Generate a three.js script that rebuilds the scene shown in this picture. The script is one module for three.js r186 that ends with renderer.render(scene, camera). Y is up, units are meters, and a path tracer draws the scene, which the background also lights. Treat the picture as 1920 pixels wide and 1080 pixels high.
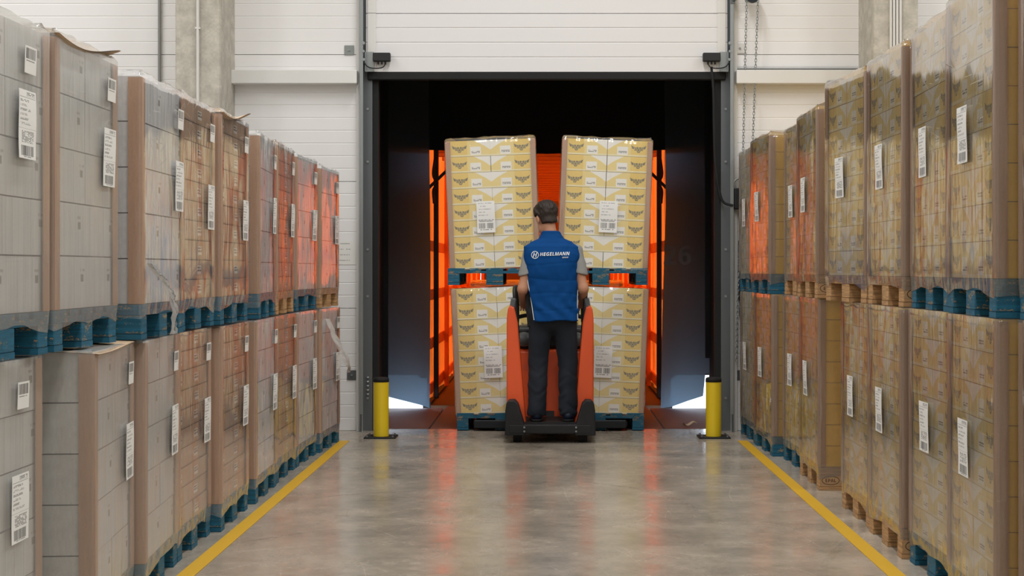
import * as THREE from 'three';
import { mergeGeometries, mergeVertices } from 'three/addons/utils/BufferGeometryUtils.js';
import { RoundedBoxGeometry } from 'three/addons/geometries/RoundedBoxGeometry.js';
import { RectAreaLightUniformsLib } from 'three/addons/lights/RectAreaLightUniformsLib.js';
import { FontLoader } from 'three/addons/loaders/FontLoader.js';

// ---------------------------------------------------------------- camera, light, exposure
const scene = new THREE.Scene();
const FOCAL = 2950, CAM_H = 1.38, PX = 1025, PY = 505;           // focal length in pixels, eye height, principal point
const camera = new THREE.PerspectiveCamera(THREE.MathUtils.radToDeg(2 * Math.atan(540 / FOCAL)), 16 / 9, 0.1, 200);
camera.position.set(0, CAM_H, 0);
camera.lookAt(0, CAM_H, -10);
camera.setViewOffset(1920, 1080, 960 - PX, 540 - PY, 1920, 1080);
const renderer = new THREE.WebGLRenderer();
renderer.toneMapping = THREE.LinearToneMapping;
renderer.toneMappingExposure = 1.0;
renderer.shadowMap.enabled = true;
RectAreaLightUniformsLib.init();
scene.background = new THREE.Color().setRGB(0.82, 0.95, 1.12);   // overcast daylight outside
scene.backgroundIntensity = 6.5;
const LAMP_NITS = 76, LAMP_COLOR = new THREE.Color().setRGB(1.0, 0.992, 0.975);
const LAMP_Y = 7.2, LAMP_ROWS = [['left', -5.6, [4.5, -0.5, -5, -8.6, -11.4]], ['middle', 0.15, [5, 1, -3.6, -7.4, -10.4]], ['right', 5.8, [4.5, -0.5, -5, -8.6, -11.4]]];

// ---------------------------------------------------------------- helpers
function rng(seed) { let s = seed >>> 0; return () => { s = (s + 0x6d2b79f5) | 0; let t = Math.imul(s ^ (s >>> 15), 1 | s); t = (t + Math.imul(t ^ (t >>> 7), 61 | t)) ^ t; return ((t ^ (t >>> 14)) >>> 0) / 4294967296; }; }
const used = {};
function numbered(name) { const n = used[name] = (used[name] ?? -1) + 1; return n ? name + '_' + String(n).padStart(3, '0') : name; }
function tag(o, label, category, group, kind) {
  o.userData.label = label; if (category) o.userData.category = category;
  if (group) o.userData.group = group; if (kind) o.userData.kind = kind; return o;
}
function thing(name, label, category, pos = [0, 0, 0], group) {
  const g = new THREE.Group(); g.name = numbered(name); g.position.set(...pos); scene.add(g);
  return tag(g, label, category, group);
}
function part(parent, name, geo, mat, pos, rot) {
  const m = new THREE.Mesh(geo, mat); m.name = name; m.castShadow = m.receiveShadow = true;
  if (pos) m.position.set(...pos); if (rot) m.rotation.set(...rot);
  parent.add(m); return m;
}
function struct(name, label, geo, mat, pos, rot) {
  const m = part(scene, name, geo, mat, pos, rot); m.userData.label = label; m.userData.kind = 'structure'; return m;
}
function structGroup(name, label) { const g = new THREE.Group(); g.name = name; g.userData.label = label; g.userData.kind = 'structure'; scene.add(g); return g; }
function solo(name, label, category, geo, mat, pos, rot, group) { const m = part(scene, numbered(name), geo, mat, pos, rot); return tag(m, label, category, group); }
const box = (x, y, z) => new THREE.BoxGeometry(x, y, z);
const rbox = (x, y, z, r = 0.01, s = 2) => new RoundedBoxGeometry(x, y, z, s, r);
const at = (g, x, y, z) => { g.translate(x, y, z); return g; };
const merged = (...list) => mergeGeometries(list.map((g) => { const h = g.index ? g.toNonIndexed() : g; for (const k of Object.keys(h.attributes)) if (!['position', 'normal', 'uv'].includes(k)) h.deleteAttribute(k); return h; }));
function extr(points, depth, bevel = 0) {
  const s = new THREE.Shape(points.map(([x, y]) => new THREE.Vector2(x, y)));
  const g = new THREE.ExtrudeGeometry(s, { depth, bevelEnabled: bevel > 0, bevelSize: bevel, bevelThickness: bevel, bevelSegments: 2 });
  return g;
}
function tube(points, r, seg = 40, rs = 8) { return new THREE.TubeGeometry(new THREE.CatmullRomCurve3(points.map((p) => new THREE.Vector3(...p))), seg, r, rs, false); }
const cyl = (r, h, n = 24, r2 = r) => new THREE.CylinderGeometry(r2, r, h, n);
const lin = (r, g, b) => new THREE.Color().setRGB(r, g, b);

// tiling value noise
function makeNoise(seed, n) {
  const r = rng(seed), a = new Float32Array(n * n); for (let i = 0; i < a.length; i++) a[i] = r();
  return (x, y) => { const ix = Math.floor(x), iy = Math.floor(y), fx = x - ix, fy = y - iy, u = fx * fx * (3 - 2 * fx), v = fy * fy * (3 - 2 * fy);
    const X = ((ix % n) + n) % n, Y = ((iy % n) + n) % n, X1 = (X + 1) % n, Y1 = (Y + 1) % n;
    return (a[Y * n + X] * (1 - u) + a[Y * n + X1] * u) * (1 - v) + (a[Y1 * n + X] * (1 - u) + a[Y1 * n + X1] * u) * v; };
}
function dataTex(w, h, f, srgb = true) {
  const d = new Uint8Array(w * h * 4);
  for (let y = 0; y < h; y++) for (let x = 0; x < w; x++) { const c = f(x / w, y / h, x, y), i = (y * w + x) * 4; d[i] = c[0]; d[i + 1] = c[1]; d[i + 2] = c[2]; d[i + 3] = 255; }
  const t = new THREE.DataTexture(d, w, h); t.magFilter = THREE.LinearFilter; t.wrapS = t.wrapT = THREE.RepeatWrapping; t.needsUpdate = true;
  if (srgb) t.colorSpace = THREE.SRGBColorSpace; return t;
}
function canvasTex(w, h, draw, repeat = false) {
  const c = document.createElement('canvas'); c.width = w; c.height = h; const g = c.getContext('2d'); draw(g, w, h);
  const t = new THREE.CanvasTexture(c); t.colorSpace = THREE.SRGBColorSpace; if (repeat) t.wrapS = t.wrapT = THREE.RepeatWrapping; return t;
}
function rep(t, x, y, ox = 0, oy = 0) { const c = t.clone(); c.repeat.set(x, y); c.offset.set(ox, oy); c.needsUpdate = true; return c; }
const std = (o) => new THREE.MeshStandardMaterial(o), phys = (o) => new THREE.MeshPhysicalMaterial(o);
const clamp = (x, a, b) => Math.min(b, Math.max(a, x)), mixv = (a, b, t) => a + (b - a) * t, sstep = (a, b, x) => { const t = clamp((x - a) / (b - a), 0, 1); return t * t * (3 - 2 * t); };

// ---------------------------------------------------------------- materials
const M = {};
{
  const n1 = makeNoise(1, 16), n2 = makeNoise(2, 64), n3 = makeNoise(3, 256), n4 = makeNoise(4, 8);
  // polished concrete with tyre scuffs; 4 m x 4 m a tile
  const W = 1024, scuff = new Float32Array(W * W), r = rng(77);
  for (let k = 0; k < 620; k++) {
    const len = 40 + r() * 260, turn = (r() - 0.5) * 0.012, amp = (r() < 0.45 ? 1 : -1) * (0.25 + r() * 0.5); let x = r() * W, y = r() * W, a = (r() - 0.5) * 2.4 + (r() < 0.5 ? 0 : Math.PI / 2);
    const wd = r() < 0.25 ? 2 : 1;
    for (let s = 0; s < len; s++) { x += Math.cos(a); y += Math.sin(a); a += turn; const e = amp * Math.sin(Math.PI * s / len) * (0.4 + 0.6 * n3(s * 0.3, k));
      for (let w = 0; w < wd; w++) { const i = ((Math.floor(y) + W) % W) * W + ((Math.floor(x) + w + W) % W); scuff[i] += e * 0.5; } }
  }
  for (let k = 0; k < 26; k++) {      // broad dark tyre marks
    const len = 200 + r() * 500, turn = (r() - 0.5) * 0.006; let x = r() * W, y = r() * W, a = Math.PI / 2 + (r() - 0.5) * 0.9; const wd = 8 + Math.floor(r() * 10), amp = 0.12 + r() * 0.3;
    for (let s = 0; s < len; s++) { x += Math.cos(a); y += Math.sin(a); a += turn; const e = -amp * Math.sin(Math.PI * s / len) * (0.3 + 0.7 * n3(s * 0.15, k * 3)); for (let w = 0; w < wd; w++) scuff[((Math.floor(y) + 4 * W) % W) * W + ((Math.floor(x) + w + 4 * W) % W)] += e * (0.5 + 0.5 * n3(w * 1.7 + k, s * 0.1)); }
  }
  const conc = (u, v) => 0.5 * n1(u * 16, v * 16) + 0.3 * n2(u * 64, v * 64) + 0.2 * n3(u * 256, v * 256);
  const fl = dataTex(W, W, (u, v, x, y) => { const c = conc(u, v), s = scuff[y * W + x], d = 1 + (c - 0.5) * 0.3 + clamp(s, -0.7, 0.7) * 0.3; return [clamp(168 * d, 0, 255), clamp(158 * d, 0, 255), clamp(144 * d, 0, 255)]; });
  const fr = dataTex(W, W, (u, v, x, y) => { const c = conc(v, u), s = scuff[y * W + x], d = clamp(0.2 + (c - 0.5) * 0.3 + Math.abs(s) * 0.25, 0.07, 0.6) * 255; return [d, d, d]; }, false);
  const fb = dataTex(512, 512, (u, v) => { const d = 255 * (0.6 * n4(u * 8, v * 8) + 0.4 * n1(u * 16, v * 16)); return [d, d, d]; }, false);
  M.floor = std({ color: 0xffffff, map: rep(fl, 0.25, 0.25), roughness: 1, roughnessMap: rep(fr, 0.25, 0.25), bumpMap: rep(fb, 0.5, 0.5), bumpScale: 0.0006 });
  const cc = dataTex(512, 512, (u, v) => { const p = n3(u * 256, v * 256), d = 1 + (conc(u, v) - 0.5) * 0.25 - (p > 0.93 ? 0.15 : 0); return [186 * d, 181 * d, 170 * d]; });
  M.column = std({ map: cc, roughness: 0.9 });
  // cardboard
  const card = (r0, g0, b0, amt) => dataTex(256, 256, (u, v) => { const d = 1 + amt * ((n2(u * 64, v * 8) - 0.5) * 0.5 + (n3(u * 256, v * 64) - 0.5) * 0.6 + (n4(u * 8, v * 8) - 0.5) * 0.5); return [r0 * d, g0 * d, b0 * d].map((x) => clamp(x, 0, 255)); });
  M.brownCard = phys({ clearcoat: 0.8, clearcoatRoughness: 0.14, map: card(168, 126, 92, 0.16), roughness: 0.85 });
  M.boardCard = std({ map: card(176, 133, 98, 0.12), roughness: 0.7 });
  M.greyCard = phys({ clearcoat: 0.8, clearcoatRoughness: 0.14, map: card(206, 205, 204, 0.1), roughness: 0.8 });
  M.sheetCard = std({ map: card(206, 180, 150, 0.12), roughness: 0.85, side: THREE.DoubleSide });
  M.yellowCard = phys({ clearcoat: 0.8, clearcoatRoughness: 0.14, map: card(240, 192, 44, 0.08), roughness: 0.65 });
  // blow-moulded / painted / raw wood: 0.6 m a tile along u
  const grain = (u, v) => 0.55 * n2(u * 6, v * 64) + 0.3 * n3(u * 20, v * 256) + 0.15 * n3(u * 128, v * 128);
  const wood = dataTex(512, 256, (u, v) => { const d = 0.72 + 0.5 * grain(u, v); return [182 * d, 142 * d, 98 * d].map((x) => clamp(x, 0, 255)); });
  const blue = dataTex(512, 256, (u, v) => { const g = grain(u, v), chip = sstep(0.66, 0.72, 0.6 * n1(u * 16, v * 16) + 0.4 * n3(u * 128, v * 128) + 0.12 * (g - 0.5)), d = 0.75 + 0.45 * g;
    return [mixv(14, 150, chip) * d, mixv(92, 122, chip) * d, mixv(120, 92, chip) * d].map((x) => clamp(x, 0, 255)); });
  M.wood = std({ map: wood, roughness: 0.85, bumpMap: wood, bumpScale: 0.0012 });
  M.bluePaint = std({ map: blue, roughness: 0.6, bumpMap: blue, bumpScale: 0.0008 });
  // stretch film: tight vertical pleats, diagonal tension creases, soft billows; 0.8 m a tile
  const N = 1024, hgt = new Float32Array(N * N), q = rng(5), nv = makeNoise(6, 32), nh = makeNoise(8, 8);
  for (let y = 0; y < N; y++) for (let x = 0; x < N; x++) { const u = x / N, v = y / N;
    hgt[y * N + x] = 0.55 * nh(u * 8, v * 8) + 0.30 * nv(u * 32, v * 4) + 0.06 * n2(u * 64, v * 8) + 0.02 * n3(u * 256, v * 32); }
  for (let k = 0; k < 70; k++) { let x = q() * N, y = q() * N; const a = (q() - 0.5) * 1.1 + (q() < 0.3 ? Math.PI / 2 : 0), len = 60 + q() * 300, amp = 0.03 + q() * 0.07;
    for (let s = 0; s < len; s++) { x += Math.cos(a); y += Math.sin(a); const e = amp * Math.sin(Math.PI * s / len); for (let w = -3; w <= 3; w++) hgt[((Math.floor(y) + w + 2 * N) % N) * N + ((Math.floor(x) + 2 * N) % N)] += e * Math.exp(-w * w / 3); } }
  const film = dataTex(N, N, (u, v, x, y) => { const d = clamp(hgt[y * N + x], 0, 1) * 255; return [d, d, d]; }, false);
  M.film = phys({ color: 0xffffff, transmission: 0.9, thickness: 0, roughness: 0.085, ior: 1.9, bumpMap: rep(film, 1.25, 1.25), bumpScale: 0.0035, side: THREE.DoubleSide });
  M.filmMilky = phys({ color: 0xf2f1ee, transmission: 0.82, thickness: 0, roughness: 0.24, ior: 1.5, bumpMap: rep(film, 1.25, 1.25), bumpScale: 0.0035, side: THREE.DoubleSide });
  M.filmHazy = phys({ color: lin(0.74, 0.71, 0.66), transmission: 0.87, thickness: 0, roughness: 0.085, ior: 1.9, bumpMap: rep(film, 1.25, 1.25), bumpScale: 0.0035, side: THREE.DoubleSide });
  M.filmTail = phys({ color: 0xffffff, transmission: 0.6, thickness: 0, roughness: 0.12, ior: 1.6, bumpMap: rep(film, 4, 4), bumpScale: 0.004, side: THREE.DoubleSide });
  const leather = dataTex(256, 256, (u, v) => { const d = 255 * (0.5 * n3(u * 128, v * 128) + 0.5 * n2(u * 64, v * 64)); return [d, d, d]; }, false);
  M.grainBump = leather;
}
const P = {
  wallWhite: std({ color: 0xefeeee, roughness: 0.55 }), wallRoom: std({ color: 0xcfcdc8, roughness: 0.8 }), doorWhite: std({ color: 0xe6e5e6, roughness: 0.45 }),
  trimWhite: std({ color: 0xe0dfdc, roughness: 0.5 }), ceiling: std({ color: 0xbdbdba, roughness: 0.8 }),
  steel: std({ color: 0x6e7376, roughness: 0.45, metalness: 0.75 }), galv: std({ color: 0x9a9fa0, roughness: 0.4, metalness: 0.85 }), darkSteel: std({ color: 0x2b2f33, roughness: 0.5, metalness: 0.6 }),
  rubber: std({ color: 0x101214, roughness: 0.75 }), blackPlastic: std({ color: 0x17191c, roughness: 0.45 }), greyPlastic: std({ color: 0x55595c, roughness: 0.5 }), plate: std({ color: 0x8c918f, roughness: 0.5, metalness: 0.3 }),
  conduit: std({ color: 0xd9d8d4, roughness: 0.4 }), conduitGrey: std({ color: 0x8f908d, roughness: 0.45 }),
  yellowPaint: phys({ color: 0xe8c81e, roughness: 0.35, clearcoat: 0.4, clearcoatRoughness: 0.2 }), yellowLine: std({ color: 0xd2a51f, roughness: 0.5, bumpMap: M.grainBump, bumpScale: 0.0005 }),
  houseBlack: std({ color: 0x0c0d0f, roughness: 0.9 }), flap: phys({ color: lin(0.10, 0.16, 0.22), transmission: 0.9, thickness: 0, roughness: 0.95, side: THREE.DoubleSide }),
  leveller: std({ color: 0x6e4a40, roughness: 0.6, bumpMap: rep(M.grainBump, 4, 4), bumpScale: 0.001 }), yard: std({ color: 0xa9a8a4, roughness: 0.95 }),
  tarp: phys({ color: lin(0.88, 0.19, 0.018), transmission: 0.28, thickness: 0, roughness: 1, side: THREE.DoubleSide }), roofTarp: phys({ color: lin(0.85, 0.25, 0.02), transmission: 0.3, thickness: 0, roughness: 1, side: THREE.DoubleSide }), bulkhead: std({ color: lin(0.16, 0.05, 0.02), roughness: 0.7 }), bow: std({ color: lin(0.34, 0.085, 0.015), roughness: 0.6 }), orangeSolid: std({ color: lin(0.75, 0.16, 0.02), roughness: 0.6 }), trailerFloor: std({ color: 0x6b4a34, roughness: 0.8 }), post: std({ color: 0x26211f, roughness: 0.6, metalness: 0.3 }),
  truckOrange: phys({ color: lin(0.74, 0.09, 0.018), roughness: 0.38, clearcoat: 0.3, clearcoatRoughness: 0.25 }), truckBlack: std({ color: 0x15161a, roughness: 0.6, bumpMap: rep(M.grainBump, 2, 2), bumpScale: 0.0006 }),
  skin: std({ color: 0xb98568, roughness: 0.6 }), hair: std({ color: 0x281b13, roughness: 0.6 }), vest: phys({ color: lin(0.0008, 0.055, 0.215), roughness: 0.75, specularIntensity: 0.3, bumpMap: rep(M.grainBump, 6, 6), bumpScale: 0.0004 }), vestBlack: std({ color: 0x0b0c0e, roughness: 0.8 }),
  shirt: std({ color: 0x8f8f8c, roughness: 0.9 }), trousers: std({ color: 0x0e1622, roughness: 0.85 }), shoe: std({ color: 0x0c1830, roughness: 0.5 }), sole: std({ color: 0x0c0d0e, roughness: 0.8 }), white: std({ color: 0xf0f0ee, roughness: 0.6 }), print: std({ color: 0xe9edf2, roughness: 0.6 }),
  emblem: std({ color: 0xc9644a, roughness: 0.5 }), redButton: std({ color: 0xb0221a, roughness: 0.4 }), burn: std({ color: 0x3a2a1e, roughness: 0.9 }), number: std({ color: 0x6c7074, roughness: 0.8 }),
};

// ---------------------------------------------------------------- the hall
const WALL_Z = -13.47, DOOR_TOP = 3.05, JAMB_L = -1.6, JAMB_R = 1.6, ROOM_X = 9, ROOM_Z = 9, ROOM_H = 7.8;
struct('floor', 'grey-brown polished concrete floor with scuffs', (() => { const g = new THREE.PlaneGeometry(2 * ROOM_X + 0.6, ROOM_Z + 13.6 + 0.3); g.rotateX(-Math.PI / 2);
  const uv = g.attributes.uv; for (let i = 0; i < uv.count; i++) uv.setXY(i, uv.getX(i) * (2 * ROOM_X + 0.6), uv.getY(i) * (ROOM_Z + 13.9)); 
  const b = at(box(2 * ROOM_X + 0.6, 0.3, ROOM_Z + 13.9), 0, -0.152, 0); return merged(g, b); })(), M.floor, [0, 0, (ROOM_Z + 0.3 - 13.6) / 2]);
struct('ceiling', 'pale hall ceiling', box(2 * ROOM_X + 0.6, 0.2, ROOM_Z + 13.9), P.ceiling, [0, ROOM_H + 0.1, (ROOM_Z + 0.3 - 13.6) / 2]);
struct('wall_left', 'white side wall of the hall', box(0.2, ROOM_H, ROOM_Z + 13.5), P.wallRoom, [-ROOM_X - 0.1, ROOM_H / 2, (ROOM_Z - 13.5) / 2]);
struct('wall_right', 'white side wall of the hall', box(0.2, ROOM_H, ROOM_Z + 13.5), P.wallRoom, [ROOM_X + 0.1, ROOM_H / 2, (ROOM_Z - 13.5) / 2]);
struct('wall_front', 'white wall behind the viewer', box(2 * ROOM_X + 0.4, ROOM_H, 0.2), P.wallRoom, [0, ROOM_H / 2, ROOM_Z + 0.1]);
// dock wall: white sandwich panels with fine horizontal grooves
{
  const wall = structGroup('wall_back', 'white ribbed sandwich-panel wall around the dock door');
  const PH = 1.086, J0 = 1.047 - PH, TH = 0.1;
  const place = (x0, x1, y0, y1, grooves = true) => { const w = x1 - x0, g = extrProfile(w, y1 - y0, grooves); part(wall, 'wall_panel', g, P.wallWhite, [x0, y0, WALL_Z]); };
  function extrProfile(w, h, grooves) {
    const pts = [[-TH, 0.002], [0, 0.002]], step = PH / 10;
    if (grooves) for (let k = 1; k * step < h - 0.02; k++) pts.push([0, k * step - 0.006], [-0.0035, k * step - 0.001], [-0.0035, k * step + 0.001], [0, k * step + 0.006]);
    pts.push([0, h - 0.004], [-0.006, h - 0.002], [-TH, h - 0.002]);
    const pos = [], n = pts.length; const v = (i, s) => [s * w, pts[i][1], pts[i][0]];
    for (let i = 0; i < n; i++) { const j = (i + 1) % n, a = v(i, 0), b = v(i, 1), c = v(j, 1), d = v(j, 0); pos.push(...a, ...b, ...c, ...a, ...c, ...d); }
    const g = new THREE.BufferGeometry(); g.setAttribute('position', new THREE.Float32BufferAttribute(pos, 3)); g.computeVertexNormals(); return g;
  }
  for (let k = 0; k < 8; k++) {
    const y0 = Math.max(0, J0 + k * PH), y1 = Math.min(ROOM_H, J0 + (k + 1) * PH); if (y1 - y0 < 0.03) continue;
    place(-ROOM_X, -3.0, y0, y1); place(-3.0, JAMB_L - 0.02, y0, y1); place(JAMB_R + 0.02, 3.0, y0, y1); place(3.0, ROOM_X, y0, y1);
  }
  part(wall, 'wall_backing', box(ROOM_X + JAMB_L, ROOM_H, 0.04), P.wallRoom, [(-ROOM_X + JAMB_L) / 2, ROOM_H / 2, WALL_Z - 0.12]);
  part(wall, 'wall_backing', box(ROOM_X - JAMB_R, ROOM_H, 0.04), P.wallRoom, [(ROOM_X + JAMB_R) / 2, ROOM_H / 2, WALL_Z - 0.12]);
  part(wall, 'wall_backing', box(JAMB_R - JAMB_L, ROOM_H - 3.4, 0.04), P.wallRoom, [0, 3.4 + (ROOM_H - 3.4) / 2, WALL_Z - 0.2]);
}
// white ledges between columns and door, kerb foot
struct('trim_1', 'white boxed ledge between left column and dock door', rbox(1.09, 0.115, 0.14, 0.006), P.trimWhite, [-2.155, 3.013, WALL_Z + 0.07]);
struct('trim_2', 'white boxed ledge between dock door and right column', rbox(1.05, 0.115, 0.14, 0.006), P.trimWhite, [2.135, 3.013, WALL_Z + 0.07]);
struct('trim_3', 'thin grey steel strip above the right ledge', box(1.05, 0.014, 0.03), P.conduitGrey, [2.135, 3.095, WALL_Z + 0.016]);
for (const s of [-1, 1]) struct(s < 0 ? 'trim_4' : 'trim_5', s < 0 ? 'white corner trim left of the dock door' : 'white corner trim right of the dock door', box(0.05, ROOM_H - 0.1, 0.05), P.trimWhite, [s * 1.6, (ROOM_H - 0.1) / 2, WALL_Z + 0.02]);
// concrete columns
for (const s of [-1, 1]) {
  const g = extr([[-0.185, 0], [0.185, 0], [0.185, 0.585], [0.175, 0.6], [-0.175, 0.6], [-0.185, 0.585]], ROOM_H); g.rotateX(-Math.PI / 2);
  const uv = g.attributes.uv, p = g.attributes.position; for (let i = 0; i < uv.count; i++) uv.setXY(i, p.getX(i) + p.getZ(i), p.getY(i));
  g.rotateY(Math.PI);
  const c = solo('concrete_column', s < 0 ? 'square grey concrete column on the left wall carrying one white pipe' : 'square grey concrete column on the right wall carrying four white conduits', 'column', g, M.column, [s * 2.855, 0, WALL_Z], null, 'concrete columns');
  c.userData.kind = 'structure';
}
solo('wall_pipe', 'thin white pipe running down the left concrete column', 'pipe', merged(cyl(0.012, ROOM_H, 12), ...[1, 2.4, 3.35, 5, 6.5].map((y) => at(box(0.04, 0.015, 0.03), 0, y - ROOM_H / 2, -0.005))), P.conduit, [-2.85, ROOM_H / 2, WALL_Z + 0.62]);
solo('wall_pipe', 'grey conduit on the white wall left of the left column', 'pipe', merged(cyl(0.014, ROOM_H, 12), ...[1, 2.6, 4.4, 6].map((y) => at(box(0.05, 0.02, 0.03), 0, y - ROOM_H / 2, -0.005))), P.conduitGrey, [-3.31, ROOM_H / 2, WALL_Z + 0.02]);
for (let k = 0; k < 4; k++) solo('wall_conduit', ['leftmost', 'second', 'third', 'rightmost'][k] + ' of the four white conduits on the right concrete column', 'conduit', merged(at(cyl(0.0105, ROOM_H, 10), 0, 0, 0), ...[1.2, 3.0, 4.6, 6.2].map((y) => at(box(0.018, 0.03, 0.014), 0, y - ROOM_H / 2, 0))), P.conduit, [2.812 + k * 0.0265, ROOM_H / 2, WALL_Z + 0.613], null, 'conduits on the right column');

// steel jambs and tracks
for (const s of [-1, 1]) {
  const t = structGroup(s < 0 ? 'trim_6' : 'trim_7', s < 0 ? 'grey steel door track and jamb on the left of the opening' : 'grey steel door track and jamb on the right of the opening');
  part(t, 'jamb_plate', box(0.09, 7, 0.012), P.steel, [s * 1.535, 3.5, WALL_Z + 0.012]);
  part(t, 'jamb_return', box(0.012, 7, 0.12), P.steel, [s * 1.582, 3.5, WALL_Z + 0.06]);
  part(t, 'track_lip', box(0.028, 6.7, 0.012), P.galv, [s * 1.572, 3.5, WALL_Z + 0.115]);
  part(t, 'rubber_edge', box(0.055, DOOR_TOP + 0.25, 0.1), P.rubber, [s * 1.468, (DOOR_TOP + 0.25) / 2, WALL_Z - 0.05]);
  part(t, 'jamb_reveal', box(0.02, 3.35, 0.2), P.darkSteel, [s * 1.5, 3.35 / 2, WALL_Z - 0.09]);
  for (const y of [0.28, 1.15, 1.55, 2.3, 2.75]) part(t, 'bolt', (() => { const g = cyl(0.011, 0.012, 10); g.rotateX(Math.PI / 2); return g; })(), P.galv, [s * 1.53, y, WALL_Z + 0.022]);
  if (s < 0) for (let k = 0; k < 5; k++) part(t, 'bolt', (() => { const g = new THREE.SphereGeometry(0.016, 10, 8); g.scale(1, 0.8, 1); return g; })(), P.galv, [-1.53, 0.31 + k * 0.036, WALL_Z + 0.02]);
}
// raised sectional door
{
  const d = structGroup('door_1', 'raised white sectional dock door with pressed horizontal ribs');
  const SH = 0.5, w = 3.08, prof = [[-0.04, 0.002], [0, 0.002]];
  for (let k = 1; k < 4; k++) prof.push([0, k * 0.125 - 0.007], [-0.005, k * 0.125 - 0.003], [-0.005, k * 0.125 + 0.003], [0, k * 0.125 + 0.007]);
  prof.push([0, SH - 0.006], [-0.006, SH - 0.002], [-0.04, SH - 0.002]);
  const pos = [], n = prof.length, v = (i, s) => [(s - 0.5) * w, prof[i][1], prof[i][0]];
  for (let i = 0; i < n; i++) { const j = (i + 1) % n; pos.push(...v(i, 0), ...v(i, 1), ...v(j, 1), ...v(i, 0), ...v(j, 1), ...v(j, 0)); }
  const g = new THREE.BufferGeometry(); g.setAttribute('position', new THREE.Float32BufferAttribute(pos, 3)); g.computeVertexNormals();
  for (let k = 0; k < 9; k++) {
    const p = part(d, 'door_panel', g, P.doorWhite, [0, DOOR_TOP + 0.012 + k * SH, WALL_Z + 0.06]);
    for (const s of [-1, 1]) part(p, 'end_cap', box(0.07, SH - 0.004, 0.012), P.trimWhite, [s * 1.49, SH / 2, 0.006]);
  }
  part(d, 'bottom_seal', rbox(3.06, 0.07, 0.05, 0.012), P.rubber, [0, DOOR_TOP - 0.02, WALL_Z + 0.035]);
}
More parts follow.
